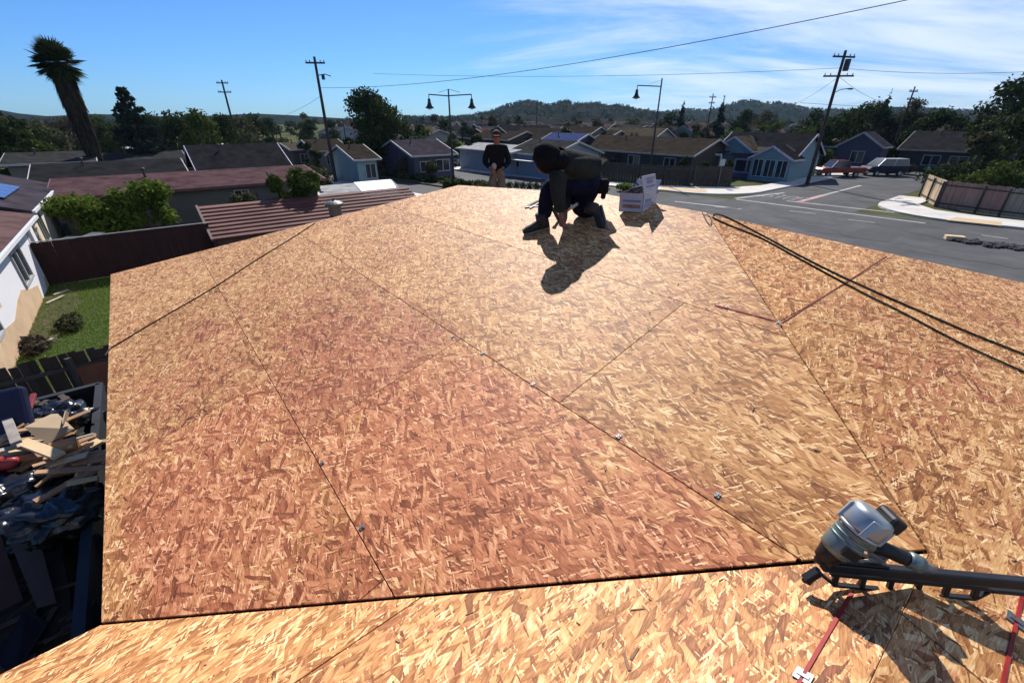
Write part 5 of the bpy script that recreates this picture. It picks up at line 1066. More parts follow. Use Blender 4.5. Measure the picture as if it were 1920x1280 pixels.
# ------------------------------------------------------------------ things and people on the roof
def WY(px, py, Y): r = ray(px, py); return CAM + r * (Y / r.y)
M_SKIN = mat('skin', (0.19, 0.09, 0.06), .55, .1, 20); M_NAVY = mat('navy_denim', (0.010, 0.012, 0.027), .85, .3, 12, bump=.3, bscale=60, spec=.04); M_HOOD = mat('charcoal_hoodie', (0.027, 0.029, 0.026), .9, .25, 10, bump=.4, bscale=25, spec=.04)
M_BLACK = mat('black_cloth', (0.011, 0.011, 0.013), .9, .3, 10, bump=.3, bscale=30, spec=.04); M_BOOT = mat('dark_boot', (0.03, 0.026, 0.024), .7, .3, 15); M_SOLE = mat('grey_sole', (0.16, 0.14, 0.12), .8, .2, 15); M_GREYP = mat('grey_trousers', (0.10, 0.085, 0.08), .85, .25, 8, bump=.3, bscale=40)
def hand(parent, wrist, d, up, s_=1.0, curl=.5, left=1):
    """palm and five fingers, d = pointing direction, up = back of the hand"""
    d = d.normalized(); sd_ = d.cross(up).normalized() * left; up = sd_.cross(d).normalized() * left; J = {}; E = []
    J['w'] = (wrist, .026 * s_); J['p'] = (wrist + d * .05 * s_, .034 * s_); J['k'] = (wrist + d * .085 * s_, .032 * s_); E += [('w', 'p'), ('p', 'k')]
    for i, (o_, l_) in enumerate(((-.032, .068), (-.011, .078), (.011, .074), (.030, .058))):
        a = wrist + d * .09 * s_ + sd_ * o_ * s_; m_ = a + (d * math.cos(curl) - up * math.sin(curl)) * l_ * .5 * s_; e = m_ + (d * math.cos(curl * 2) - up * math.sin(curl * 2)) * l_ * .5 * s_
        for q, p, r_ in (('a', a, .010), ('m', m_, .009), ('e', e, .0075)): J['%s%d' % (q, i)] = (p, r_ * s_)
        E += [('k', 'a%d' % i), ('a%d' % i, 'm%d' % i), ('m%d' % i, 'e%d' % i)]
    a = wrist + d * .035 * s_ - sd_ * .03 * s_; J['t0'] = (a, .012 * s_); J['t1'] = (a + (d * .7 - sd_ * .7) * .04 * s_, .011 * s_); J['t2'] = (a + (d * .95 - sd_ * .6 - up * .3) * .068 * s_, .009 * s_); E += [('p', 't0'), ('t0', 't1'), ('t1', 't2')]
    return J, E
def merge(J, E, J2, E2, pre, link):
    for k, v in J2.items(): J[pre + k] = v
    E += [(pre + a, pre + b_) for a, b_ in E2] + [link]
def boot(parent, ankle, toe, up, flip=False):
    d = (toe - ankle).normalized(); up = up.normalized(); sd_ = d.cross(up).normalized(); b = MB(); L_ = .285; heel = ankle - d * .07
    prof = [(0, .036, .10), (.06, .04, .115), (.12, .038, .095), (.19, .05, .07), (.25, .047, .055), (.285, .03, .04)]; rings = []
    base = heel - up * .085
    for x, w_, h_ in prof:
        c = base + d * x; rings.append([c + sd_ * w_ * math.cos(t_) + up * (.018 + max(0, h_ * (.5 + .5 * math.sin(t_)))) for t_ in [k * math.pi / 5 for k in range(10)]])
    V = [p for r_ in rings for p in r_]; n = 10
    b.add(V, [(i * n + k, i * n + (k + 1) % n, (i + 1) * n + (k + 1) % n, (i + 1) * n + k) for i in range(len(prof) - 1) for k in range(n)] + [tuple(range(n)), tuple(range((len(prof) - 1) * n, len(prof) * n))[::-1]])
    b.tube([ankle - up * .03, ankle + up * .09], [.055, .058], 10); o = b.build('boot', M_BOOT, parent, True)
    s_ = MB(); out_ = [(0, .034), (.08, .038), (.17, .044), (.24, .046), (.28, .03)]
    s_.prism([base + d * x + sd_ * w_ for x, w_ in out_] + [base + d * x - sd_ * w_ for x, w_ in out_[::-1]], up * .022); s_.build('sole', M_SOLE, o, bevel=.004)
def head(parent, c, fwd, up, capm, hood=False, r=.105, beard=None, brim=True):
    fwd = fwd.normalized(); sd_ = fwd.cross(up).normalized(); up = sd_.cross(fwd).normalized(); M = Matrix((fwd, sd_, up)).transposed(); b = MB()
    b.blob(c, (r * .95, r * .76, r * 1.18), 20, 14, .03, 2, 1, M); b.blob(c + fwd * r * .35 - up * r * .55, (r * .55, r * .55, r * .62), 14, 10, 0, 1, 0, M)
    b.blob(c + fwd * r * .98 - up * r * .08, (r * .2, r * .14, r * .24), 8, 6, 0, 1, 0, M)
    for s_ in (-1, 1): b.blob(c + sd_ * s_ * r * .76 - up * r * .05, (r * .16, r * .08, r * .28), 8, 6, 0, 1, 0, M)
    hd = b.build('face', M_SKIN, parent, True)
    for s_ in (-1, 1):
        e = MB(); e.blob(c + fwd * r * .86 + sd_ * s_ * r * .3 + up * r * .1, (r * .08, r * .15, r * .07), 8, 6, 0, 1, 0, M); e.build('eye', M_DARKT, hd, True)
        e = MB(); e.blob(c + fwd * r * .9 + sd_ * s_ * r * .3 + up * r * .28, (r * .06, r * .22, r * .05), 8, 5, 0, 1, 0, M); e.build('eyebrow', M_DARKT, hd, True)
    e = MB(); e.blob(c + fwd * r * .86 - up * r * .48, (r * .07, r * .28, r * .07), 8, 5, 0, 1, 0, M); e.build('mouth', mat('lips', (.2, .07, .06), .5), hd, True)
    k = MB()
    if hood: k.blob(c - fwd * r * .18 + up * r * .08, (r * 1.16, r * 1.12, r * 1.42), 20, 14, .12, 2.5, 4, M); k.blob(c - fwd * r * .7 - up * r * .9, (r * .9, r * 1.0, r * .8), 14, 10, .2, 2, 5, M); k.build('hood', capm, parent, True)
    else:
        k.blob(c + up * r * .42 - fwd * r * .06, (r * 1.05, r * .88, r * .92), 18, 10, .02, 2, 3, M)
        if brim: k.blob(c + up * r * .5 + fwd * r * 1.25, (r * .62, r * .66, r * .08), 14, 6, 0, 1, 0, M)
        k.build('cap', capm, parent, True)
        h_ = MB(); h_.blob(c - fwd * r * .25 - up * r * .1, (r * .8, r * .82, r * .8), 14, 10, .1, 3, 2, M); h_.build('hair', M_DARKT, parent, True)
# --- crouching roofer, one foot flat, one knee down, bent over his work
lt, la = onP(992, 441), onP(1018, 436)
P1 = empty('person', onP(1070, 440), 'person in charcoal hoodie and navy jeans crouching on the boards, bent over a hammer', 'person')
Yb = 4.62
ank_l = onP(1019, 432) + ZUP * .10; kn_l = WY(1028, 347, 4.62); hip = WY(1104, 342, 4.78); hip_l = hip + Vector((-.04, -.09, .0)); hip_r = hip + Vector((.03, .08, -.01))
kn_r = onP(1086, 416) + ZUP * .075 + Vector((0, .12, .03)); ank_r = WY(1115, 394, 4.52)
sp1 = WY(1102, 318, 4.78); sp2 = WY(1080, 307, 4.74); sp3 = WY(1056, 308, 4.69); nk = WY(1040, 306, 4.64); hc = WY(1026, 301, 4.58)
sh_l = WY(1047, 322, 4.52); sh_r = WY(1052, 318, 4.86); el_l = WY(1046, 366, 4.44); wr_l = WY(1052, 401, 4.42); el_r = WY(1062, 362, 4.86); wr_r = WY(1060, 398, 4.72)
J = {'hip': (hip, .10), 'sp1': (sp1, .10), 'sp2': (sp2, .12), 'sp3': (sp3, .12), 'nk': (nk, .055), 'hd': (hc, .07), 'sl': (sh_l, .055), 'el': (el_l, .042), 'wl': (wr_l, .028), 'sr': (sh_r, .055), 'er': (el_r, .042), 'wr': (wr_r, .028),
     'hl': (hip_l, .085), 'kl': (kn_l, .062), 'al': (ank_l, .045), 'hr': (hip_r, .085), 'kr': (kn_r, .062), 'ar': (ank_r, .045)}
E = [('hip', 'sp1'), ('sp1', 'sp2'), ('sp2', 'sp3'), ('sp3', 'nk'), ('nk', 'hd'), ('sp3', 'sl'), ('sl', 'el'), ('el', 'wl'), ('sp3', 'sr'), ('sr', 'er'), ('er', 'wr'), ('hip', 'hl'), ('hl', 'kl'), ('kl', 'al'), ('hip', 'hr'), ('hr', 'kr'), ('kr', 'ar')]
J2, E2 = hand(P1, wr_l + (wr_l - el_l).normalized() * .03, Vector((.1, -.1, -1)), Vector((-1, 0, .2)), 1.0, .8); merge(J, E, J2, E2, 'L', ('wl', 'Lw'))
J2, E2 = hand(P1, wr_r + (wr_r - el_r).normalized() * .03, Vector((-.3, -.3, -1)), Vector((-1, 0, .2)), 1.0, .8, -1); merge(J, E, J2, E2, 'R', ('wr', 'Rw'))
skin('body', J, E, M_SKIN, P1, 'hip')
skin('hoodie', {'a': (hip + ZUP * .03, .15), 'b': (sp1 + ZUP * .0, (.175, .165)), 'c': (sp2, (.19, .175)), 'd': (sp3, (.18, .17)), 'n': (nk, .085), 'sl': (sh_l, .105), 'el': (el_l, .08), 'wl': (wr_l, .052), 'sr': (sh_r, .105), 'er': (el_r, .08), 'wr': (wr_r, .052)},
     [('a', 'b'), ('b', 'c'), ('c', 'd'), ('d', 'n'), ('d', 'sl'), ('sl', 'el'), ('el', 'wl'), ('d', 'sr'), ('sr', 'er'), ('er', 'wr')], M_HOOD, P1, 'c')
skin('jeans', {'w': (sp1 + (hip - sp1) * .45, .135), 'h': (hip, .18), 'hl': (hip_l, .15), 'tl': (hip_l + (kn_l - hip_l) * .5, .13), 'kl': (kn_l, .10), 'cl': (kn_l + (ank_l - kn_l) * .45, .088), 'al': (ank_l + ZUP * .02, .075), 'hr': (hip_r, .15), 'tr': (hip_r + (kn_r - hip_r) * .5, .14), 'kr': (kn_r, .105), 'cr': (kn_r + (ank_r - kn_r) * .5, .095), 'ar': (ank_r, .075)},
     [('w', 'h'), ('h', 'hl'), ('hl', 'tl'), ('tl', 'kl'), ('kl', 'cl'), ('cl', 'al'), ('h', 'hr'), ('hr', 'tr'), ('tr', 'kr'), ('kr', 'cr'), ('cr', 'ar')], M_NAVY, P1, 'h')
boot(P1, onP(1019, 433) + nP * .10, onP(992, 440) + nP * .10, nP)
tr = onP(1122, 430) + nP * .03
boot(P1, ank_r, Vector((tr.x, tr.y, tr.z)), (ray(1118, 405) * -1 + Vector((-.75, .9, .15))).normalized())
head(P1, hc, Vector((-.62, .2, -.75)), Vector((-.55, .1, .6)), M_BLACK, hood=True, r=.112)
b = MB(); b.bar(hip + Vector((.13, -.05, .04)), hip + Vector((.13, -.05, -.10)), .10, .13); b.bar(hip + Vector((.16, -.05, -.04)), hip + Vector((.15, -.05, -.16)), .05, .05); b.build('tool_pouch', M_BLACK, P1, bevel=.02)
# --- standing roofer beyond the ridge
nF = None; sx_, sy_ = WY(931, 330, 9.0), None
ft = Vector((WY(932, 330, 9.0).x, 9.0, 0)); uo = (ft - R1).dot(DU); zr = R1.z + (EZ - R1.z) * uo / 2.5
Hd = WY(931, 258, 9.0).z; K = (Hd + .12 - zr) / 1.76
B = lambda x, y, z: Vector((ft.x + x * K, ft.y + y * K, zr + z * K))
P2 = empty('person', B(0, 0, 0), 'person in black jacket, grey trousers and dark red cap standing beyond the ridge', 'person')
J = {'hip': (B(0, 0, .94), .11 * K), 's1': (B(0, .01, 1.12), .11 * K), 's2': (B(0, .01, 1.32), .13 * K), 'nk': (B(0, 0, 1.47), .055 * K), 'hd': (B(0, -.02, 1.6), .07 * K)}; E = [('hip', 's1'), ('s1', 's2'), ('s2', 'nk'), ('nk', 'hd')]
for s_, n_ in ((-1, 'l'), (1, 'r')):
    J.update({'sh' + n_: (B(.19 * s_, .01, 1.41), .06 * K), 'el' + n_: (B(.27 * s_, -.02, 1.13), .045 * K), 'wr' + n_: (B(.12 * s_, -.22, 1.02), .03 * K), 'hi' + n_: (B(.09 * s_, 0, .9), .085 * K), 'kn' + n_: (B(.11 * s_, -.02, .5), .06 * K), 'an' + n_: (B(.12 * s_, 0, .1), .045 * K)})
    E += [('s2', 'sh' + n_), ('sh' + n_, 'el' + n_), ('el' + n_, 'wr' + n_), ('hip', 'hi' + n_), ('hi' + n_, 'kn' + n_), ('kn' + n_, 'an' + n_)]
    J2, E2 = hand(P2, J['wr' + n_][0], Vector((-.6 * s_, -.5, -.35)), Vector((0, -.4, 1)), K, .7, s_); merge(J, E, J2, E2, 'H' + n_, ('wr' + n_, 'H' + n_ + 'w'))
skin('body', J, E, M_SKIN, P2, 'hip')
Jj = {'a': (B(0, 0, .92), (.17 * K, .12 * K)), 'b': (B(0, .01, 1.12), (.17 * K, .12 * K)), 'c': (B(0, .01, 1.33), (.185 * K, .13 * K)), 'n': (B(0, 0, 1.49), .075 * K)}; Ej = [('a', 'b'), ('b', 'c'), ('c', 'n')]
Jt = {'w': (B(0, 0, .97), .135 * K), 'h': (B(0, 0, .9), .14 * K)}; Et = [('w', 'h')]
for n_ in 'lr':
    Jj.update({'s' + n_: (J['sh' + n_][0], .085 * K), 'e' + n_: (J['el' + n_][0], .07 * K), 'w' + n_: (J['wr' + n_][0] + (J['el' + n_][0] - J['wr' + n_][0]) * .12, .048 * K)}); Ej += [('c', 's' + n_), ('s' + n_, 'e' + n_), ('e' + n_, 'w' + n_)]
    Jt.update({'t' + n_: (J['hi' + n_][0], .11 * K), 'k' + n_: (J['kn' + n_][0], .09 * K), 'a' + n_: (J['an' + n_][0], .08 * K)}); Et += [('h', 't' + n_), ('t' + n_, 'k' + n_), ('k' + n_, 'a' + n_)]
    boot(P2, J['an' + n_][0], J['an' + n_][0] + Vector((0, -.2, 0)), ZUP)
skin('jacket', Jj, Ej, M_BLACK, P2, 'b'); skin('trousers', Jt, Et, M_GREYP, P2, 'h')
head(P2, B(0, -.02, 1.63), Vector((.05, -1, -.12)), ZUP, mat('dark_red_cap', (.06, .012, .014), .85), r=.108 * K)
b = MB(); b.blob(B(-.06, -.15, 1.06), (.05, .04, .06), 10, 8); b.build('glove_cuff', mat('pale_patch', (.3, .28, .26), .8), P2, True)
# --- tools beside the crouching man
HM = empty('hammer', onP(1056, 412), 'hammer with silver handle held between the crouching knees', 'hammer'); hb = wr_r + Vector((-.02, -.06, -.08))
h0, h1 = onP(1046, 414) + nP * .05, WY(1084, 382, 4.66); b = MB(); b.cyl(h0 + (h1 - h0) * .1, h1, .016, .019, 10); b.build('handle', mat('bright_steel', (.7, .7, .72), .3, .1, metal=.8), HM)
b = MB(); sd_ = (h1 - h0).cross(ray(1056, 405)).normalized(); b.bar(h0 - sd_ * .07, h0 + sd_ * .09, .035, .035); b.bar(h0 + sd_ * .085, h0 + sd_ * .105, .045, .045); b.build('head', M_DARKT, HM, bevel=.005)
SE = empty('framing_square', onP(1000, 392), 'dark metal framing square lying left of the crouching roofer', 'square')
b = MB(); b.bar(onP(985, 391) + nP * .015, onP(1040, 362) + nP * .015, .035, .006, nP); b.build('blade', M_DARKT, SE); b = MB(); b.bar(onP(985, 391) + nP * .018, onP(1012, 388) + nP * .012, .03, .006, nP); b.build('tongue', mat('worn_steel', (.16, .15, .145), .6, metal=.3), SE); b = MB(); b.bar(onP(994, 393) + nP * .016, onP(1024, 375) + nP * .016, .02, .008, nP); b.build('rib', MATS['worn_steel'], SE)
# --- open box of nails
BX = empty('nail_box', onP(1203, 397), 'open pale grey cardboard nail box with raised flap standing on the ridge', 'box')
M_BOXC = mat('grey_white_card', (0.40, 0.40, 0.46), .8, .12, 6); M_BOXI = mat('inner_card', (0.30, 0.27, 0.22), .85, .15, 6); M_PRINT = mat('blue_print', (0.20, 0.20, 0.30), .7); M_ORNG = mat('orange_print', (.24, .14, .10), .7, .3, 20)
c0 = onP(1204, 400) + nP * .004; rv = Vector((.62, .60, .03)).normalized(); lv = Vector((-.93, .36, .0)).normalized(); W1, W2, Hb = .25, .235, .185; th = .006
def slab(a, u_, l_, h_, t_, m, name='side'):
    b = MB(); P = [a, a + u_ * l_, a + u_ * l_ + t_, a + t_]; b.hexa(P + [p + h_ for p in P]); return b.build(name, m, BX)
upb = (ZUP * .98 + nP * .2).normalized()
s1 = slab(c0, lv, W2, upb * Hb, rv * th, M_BOXC); s2 = slab(c0, rv, W1, upb * Hb, lv * th, M_BOXC); slab(c0 + lv * W2, rv, W1, upb * Hb, -lv * th, M_BOXI); slab(c0 + rv * W1, lv, W2, upb * Hb, -rv * th, M_BOXI); slab(c0, rv, W1, lv * W2, upb * th, M_BOXI, 'base')
slab(c0 + upb * (Hb + .002), rv, W1, (upb * .97 + lv * .22).normalized() * .165, lv * th, M_BOXC, 'raised_flap')
slab(c0 + lv * W2 * .99 + upb * (Hb + .002), rv, W1, (upb * .35 + lv * .1 - lv * .9).normalized() * .14, -lv * th, M_BOXI, 'side_flap')
slab(c0 + rv * W1 + upb * (Hb + .002), lv, W2, (upb * .75 + rv * .5).normalized() * .11, -rv * th, M_BOXC, 'back_flap'); slab(c0 + upb * (Hb + .001), lv, W2 * .96, (upb * .25 - rv * .9 + lv * .15).normalized() * -.02, rv * th, M_BOXI, 'front_flap')
for k, (f0, f1, z0, z1, m) in enumerate(((.1, .85, .05, .062, M_PRINT), (.12, .8, .072, .084, M_PRINT), (.15, .6, .095, .125, M_PRINT), (.2, .85, .235, .25, M_PRINT), (.3, .7, .27, .30, M_PRINT), (.25, .9, .31, .322, M_PRINT))):
    fl = max(0, z0 - Hb) * .22; a = c0 + rv * W1 * f0 + upb * z0 - lv * .0015 + lv * fl; b = MB(); u_ = rv * W1 * (f1 - f0); h_ = upb * (z1 - z0); b.hexa([a, a + u_, a + u_ - lv * .001, a - lv * .001] + [p + h_ for p in (a, a + u_, a + u_ - lv * .001, a - lv * .001)]); b.build('print', m, s2)
for z in (.04, .1): a = c0 + lv * W2 * .1 + upb * z - rv * .0015; b = MB(); b.hexa([a, a + lv * W2 * .75, a + lv * W2 * .75 - rv * .001, a - rv * .001] + [p + upb * (.02 if z > .05 else .035) for p in (a, a + lv * W2 * .75, a + lv * W2 * .75 - rv * .001, a - rv * .001)]); b.build('print', M_ORNG if z < .05 else M_PRINT, s1)
for k in range(3): b = MB(); q = c0 + rv * (.06 + .05 * k) + lv * .11 + upb * (Hb - .01 + .012 * k); b.cyl(q, q + (lv * .7 + rv * .4 + upb * .4) * .12, .022, .022, 8); b.build('nail_strip', M_ZINC, BX)
# --- air hose doubled along the right face, thin cord over the left corner
M_HOSE = mat('olive_black_hose', (0.022, 0.026, 0.012), .55, .3, 10)
def on_roof_path(pts, f, n_, r, dz=0): return [f(*p) + n_ * (r + dz) for p in pts]
def smooth(P, k=6):
    out_ = []
    for i in range(len(P) - 1):
        p0, p1, p2, p3 = P[max(i - 1, 0)], P[i], P[i + 1], P[min(i + 2, len(P) - 1)]
        for j in range(k): t_ = j / k; out_.append(.5 * ((2 * p1) + (-p0 + p2) * t_ + (2 * p0 - 5 * p1 + 4 * p2 - p3) * t_ ** 2 + (-p0 + 3 * p1 - 3 * p2 + p3) * t_ ** 3))
    return out_ + [P[-1]]
up_ = [(1336, 404), (1345, 403), (1370, 412), (1430, 443), (1500, 481), (1570, 516), (1640, 548), (1720, 583), (1810, 622), (1925, 668), (2060, 722)]
lo_ = [(1336, 404), (1338, 410), (1368, 424), (1425, 447), (1490, 482), (1560, 520), (1620, 552), (1700, 592), (1800, 645), (1925, 702), (2080, 775)]
b = MB(); b.tube(smooth(on_roof_path(up_, onQ, nQ, .007)), .0066, 8); b.tube(smooth(on_roof_path(lo_, onQ, nQ, .0075)), .0066, 8)
tag(b.build('air_hose', M_HOSE, smooth=True), 'doubled olive black air hose running down the right roof face', 'hose')
b = MB(); b.tube(smooth(on_roof_path([(1316, 400), (1322, 412), (1330, 424), (1334, 420), (1330, 408), (1318, 404)], onP, nP, .008, .007)), .004, 6); tag(b.build('wire_hook', M_DARKT), 'small bent wire hook beside the loop of the air hose', 'hook')
b = MB(); b.tube(smooth(on_roof_path([(199, 668), (209, 655), (225, 645), (300, 600), (395, 545), (480, 490), (545, 450), (592, 419)], onP, nP, .006, .007)), .0075, 6); tag(b.build('cord', mat('dark_cord', (.03, .014, .012), .8)), 'thin dark cord lying across the left corner of the roof', 'cord')
# --- roof vent behind the hip
vp = Vector((WY(629, 398, 8.6).x, 8.6, 0)); vz = WY(629, 408, 8.6).z; VT = empty('roof_vent', Vector((vp.x, vp.y, vz - .25)), 'grey metal roof vent cap standing behind the left hip edge', 'vent')
b = MB(); b.lathe(Vector((vp.x, vp.y, vz - .3)), [(.2, 0), (.17, .1), (.12, .2), (.115, .34)], 16); b.build('flashing', mat('black_flashing', (.03, .03, .03), .6), VT, True)
b = MB(); b.lathe(Vector((vp.x, vp.y, vz + .05)), [(.115, 0), (.115, .16), (.165, .17), (.17, .22), (.12, .25), (.03, .27)], 16); b.build('cap', mat('galvanised_cap', (.09, .09, .088), .5, .2, metal=.3), VT)
b = MB(); b.cyl(Vector((vp.x, vp.y, vz + .3)), Vector((vp.x, vp.y, vz + .36)), .02, .02, 8); b.build('bolt', M_DARKT, VT)
# --- pneumatic nail gun on the near ridge
NG = empty('nail_gun', onT(1560, 1110), 'grey green pneumatic nail gun with long black magazine lying on the ridge', 'nail gun')
M_GUN = mat('grey_green_casting', (0.16, 0.215, 0.215), .42, .12, 9, metal=.55, spec=.5); M_GUNL = mat('silver_cap', (0.36, 0.40, 0.41), .40, .1, 9, metal=.7); M_BLKP = mat('black_polymer', (0.012, 0.012, 0.013), .42, .2, 12); M_MAG = mat('black_magazine', (0.022, 0.022, 0.024), .38, .2, 12, metal=.3)
nz = depth(1540, 1060, 1.50); me_ = depth(2060, 1108, 1.40); mag = (me_ - nz); mL = mag.length; mag.normalize()
cap_ = depth(1644, 962, 1.43); bas = depth(1562, 1032, 1.49); ba = (cap_ - bas).normalized(); bl_ = (cap_ - bas).length
side = mag.cross(ba).normalized()
if side.dot(ray(1600, 1050)) > 0: side = -side                    # side faces the viewer
mup = side.cross(mag).normalized(); mup = mup if mup.dot(ba) > 0 else -mup
def cylp(prof, m, name, n=20, parent=NG, a=bas, ax=ba, bev=0): q = MB(); q.lathe(a, prof, n, ax); return q.build(name, m, parent, True)
R_ = .056
cylp([(0.0317, -.045), (0.0370, -.02), (0.0422, 0), (0.0458, .02)], M_BLKP, 'nose_collar')
bd = cylp([(0.0440, .0), (0.0493, .015), (0.0528, .05), (0.0537, bl_ * .50), (0.0554, bl_ * .52)], M_GUN, 'cylinder')
for f_ in (.30, .40, .5): cylp([(0.0539, bl_ * f_), (0.0568, bl_ * f_ + .002), (0.0568, bl_ * f_ + .006), (0.0539, bl_ * f_ + .008)], M_GUN, 'ring', parent=bd)
cylp([(0.0598, bl_ * .55), (0.0642, bl_ * .57), (0.0642, bl_ * .60), (0.0598, bl_ * .62)], M_GUNL, 'flange')
cp = cylp([(0.0616, bl_ * .62), (0.0642, bl_ * .66), (0.0634, bl_ * .90), (0.0598, bl_ * .97), (0.0493, bl_ * 1.01), (0.0440, bl_ * 1.012)], M_GUNL, 'cap')
q = MB(); lp = bas + ba * bl_ * .2 + side * .0532; q.bar(lp - side.cross(ba).normalized() * .03, lp + side.cross(ba).normalized() * .03, .03, .004, side); q.build('label_plate', M_BLKP, bd)
for k in range(4):
    a_ = k * math.pi / 2 + .5; o_ = side.cross(ba).normalized(); d = side * math.cos(a_) + o_ * math.sin(a_); q = MB(); q.bar(bas + ba * bl_ * .57 + d * .060, bas + ba * bl_ * .93 + d * .060, .02, .022, d); q.build('bolt_boss', M_GUNL, cp, bevel=.004)
q = MB(); e0 = bas + ba * bl_ * .72 + mag * .055; q.bar(e0, e0 + ba * .055, .085, .05, mag); q.build('exhaust_deflector', M_BLKP, NG, bevel=.012)
# handle runs back roughly along the magazine
hs = bas + ba * bl_ * .34 + mag * .045; he = depth(1722, 1056, 1.43); hd_ = (he - hs).normalized()
q = MB(); q.tube([hs - hd_ * .02, hs + hd_ * .03], [.036, .03], 14); q.build('handle_root', M_GUN, NG, True)
q = MB(); L_ = (he - hs).length; q.tube([hs + hd_ * L_ * f_ for f_ in (.18, .3, .5, .7, .82)], [.023, .026, .024, .025, .023], 14); q.build('grip', M_BLKP, NG, True)
q = MB(); q.tube([hs + hd_ * L_ * .8, hs + hd_ * L_ * .86, hs + hd_ * L_ * 1.05], [.024, .029, .027], 14); q.build('handle_end', M_GUN, NG, True)
q = MB(); q.tube([hs + hd_ * L_ * 1.04, hs + hd_ * (L_ * 1.04 + .012), hs + hd_ * (L_ * 1.04 + .04)], [.014, .017, .011], 10); q.build('air_fitting', M_ZINC, NG, True)
tg = hs + hd_ * .03 - mup * .034; q = MB(); q.bar(tg, tg + hd_ * .045 - mup * .012, .016, .02); q.build('trigger', M_ZINC, NG, bevel=.004)
q = MB(); q.tube(smooth([hs - mup * .03 - mag * .01, hs - mup * .055 + hd_ * .02, hs - mup * .05 + hd_ * .07, hs - mup * .02 + hd_ * .085], 4), .006, 8); q.build('trigger_guard', M_GUN, NG, True)
# nose piece and contact tip
q = MB(); q.bar(bas - ba * .04, nz - mup * .0, .038, .045, side); q.build('nose', M_BLKP, NG, bevel=.006)
q = MB(); t0 = nz - mup * .02; q.bar(t0, t0 - ba * .055 - mag * .012, .022, .03, side); q.bar(t0 - ba * .045 - mag * .02, t0 - ba * .06 + mag * .015, .03, .016, side); q.build('contact_tip', M_BLKP, NG, bevel=.003)
# magazine: upper channel, lower rail with windows
q = MB(); q.bar(nz + mag * .0 + mup * .004, me_ + mup * .004, .032, .036, mup); mg = q.build('magazine', M_MAG, NG, bevel=.006)
q = MB(); q.bar(nz + mag * .05 + mup * .028, nz + mag * .20 + mup * .028, .026, .008, mup); q.build('feed_cover', M_BLKP, mg, bevel=.002)
def rail(f0, f1, d0, d1, th=.016): q = MB(); q.bar(nz + mag * f0 - mup * d0, nz + mag * f1 - mup * d1, th, .009, side.cross(mag)); return q
rl = .46
for f0, f1, d0, d1 in ((.035, .05 + rl, .030, .030), (.05, .03 + rl, .074, .074), (.05 + rl, .08 + rl, .030, .036), (.03 + rl, .06 + rl, .072, .040), (.0, .05, .03, .070), (.06 + rl, mL, .036, .036)):
    rail(f0, f1, d0, d1).build('magazine_rail', M_BLKP, mg)
for k in range(6):
    f_ = .055 + k * (rl - .03) / 5; q = MB(); q.bar(nz + mag * f_ - mup * .026, nz + mag * f_ - mup * .077, .016, .014, side); q.build('rail_rib', M_BLKP, mg, bevel=.002)
# --- scattered nails, chips and sawdust on the boards
rr = random.Random(8); M_CHIP = mat('dark_chip', (.2, .11, .06), .8, .4, 20)
labs = ['thin wood splinter lying before the nail gun', 'dark wood chip below the gun shadow', 'dark chip on the near board strip, middle', 'dark leaf shaped chip on the near board strip, right', 'small chip left of the nail gun', 'chip on the right roof face beside the hose']
for i, (px, py, l_, f, n_) in enumerate(((1195, 1142, .05, onT, nT), (1190, 1225, .05, onT, nT), (880, 1150, .03, onT, nT), (1175, 1240, .06, onT, nT), (1352, 1087, .02, onT, nT), (1840, 700, .05, onQ, nQ))):
    p = f(px, py) + n_ * .0016; a_ = rr.uniform(0, 3.1); d = DU * math.cos(a_) + (upT if f is onT else upQ) * math.sin(a_); q = MB(); q.bar(p - d * l_ / 2, p + d * l_ / 2, .004 + .005 * (i in (1, 3, 5)), .0018, n_)
    tag(q.build('wood_chip', M_CHIP), labs[i], 'chip')
q = MB()
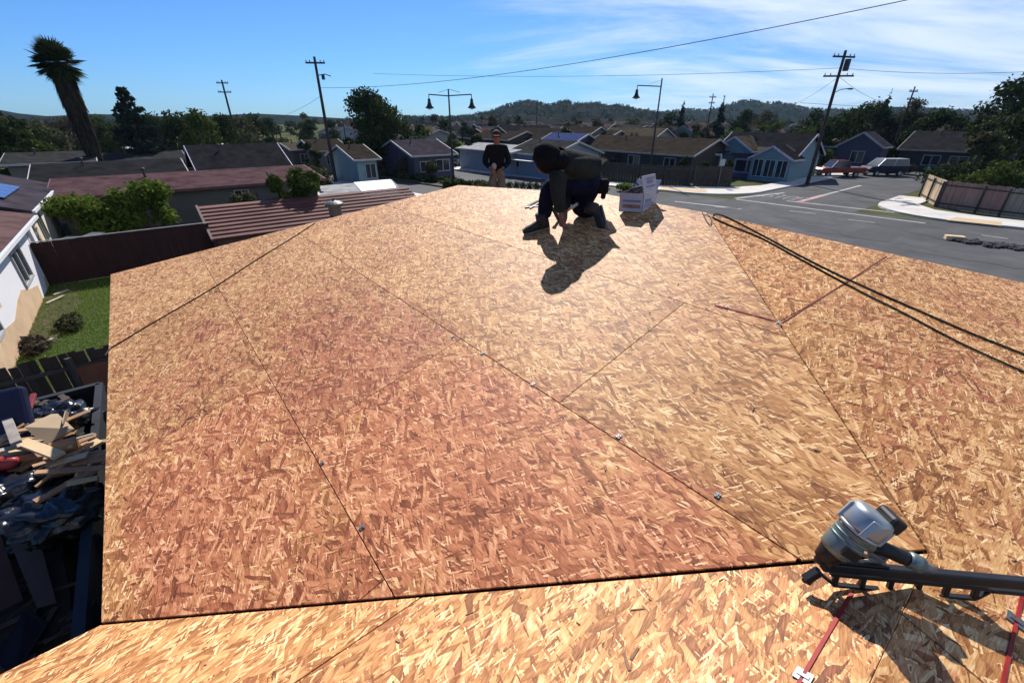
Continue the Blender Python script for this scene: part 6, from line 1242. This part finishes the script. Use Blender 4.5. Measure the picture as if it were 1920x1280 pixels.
for i in range(150):
    f, n_, k_ = rr.choice(((onP, nP, .008), (onP, nP, .008), (onT, nT, .001), (onQ, nQ, .001)))
    if f is onP: p = UV(0, 0); a_, b_ = rr.uniform(.3, 7.5), rr.uniform(-1.2, 3.4); p = OP + DV * a_ + upP * b_; 
    elif f is onT: p = JN + DU * rr.uniform(-3, -.3) + upT * rr.uniform(-2.2, -.05)
    else: p = JN + DU * rr.uniform(-.5, 3.0) + upQ * rr.uniform(-.9, 1.4)
    if f is onP:
        e = 1
        u2, v2 = (p - OP).dot(upP), (p - OP).dot(DV)
        if v2 < .2 + (1.41 - u2) * .8 + .05 or v2 < .02 + (u2 - 1.41) + .1 or v2 > 8.6 - (u2 + 1.35) * .63: continue
    a_ = rr.uniform(0, 6.28); d = Vector((math.cos(a_), math.sin(a_), 0)); d = (d - n_ * d.dot(n_)).normalized(); l_ = rr.uniform(.004, .014); q.bar(p - d * l_ + n_ * (k_ + .002), p + d * l_ + n_ * (k_ + .002), .004, .003, n_)
tag(q.build('sawdust', mat('sawdust_chips', (.30, .19, .10), .85, .6, 3), base=R0), 'tiny chips and nail bits strewn over the boards', 'sawdust', kind='stuff')

# ------------------------------------------------------------------ the air over the town
hb_ = MB(); hb_.hexa([Vector(p) for p in ((-2500, -260, -1.2), (2500, -260, -1.2), (2500, 2500, -1.2), (-2500, 2500, -1.2), (-2500, -260, 110), (2500, -260, 110), (2500, 2500, 110), (-2500, 2500, 110))])
hm = bpy.data.materials.new('thin_haze'); hm.use_nodes = True; ht = hm.node_tree; ht.nodes.clear()
ho = ht.nodes.new('ShaderNodeOutputMaterial'); pv_ = ht.nodes.new('ShaderNodeVolumePrincipled')
pv_.inputs['Color'].default_value = (0.48, 0.70, 1.0, 1); pv_.inputs['Density'].default_value = 0.00008; pv_.inputs['Anisotropy'].default_value = 0.2
ht.links.new(pv_.outputs[0], ho.inputs['Volume'])
tag(hb_.build('haze', hm, base=(0, 0, -1.2)), 'thin bluish haze over the town and hills', 'haze', kind='stuff')
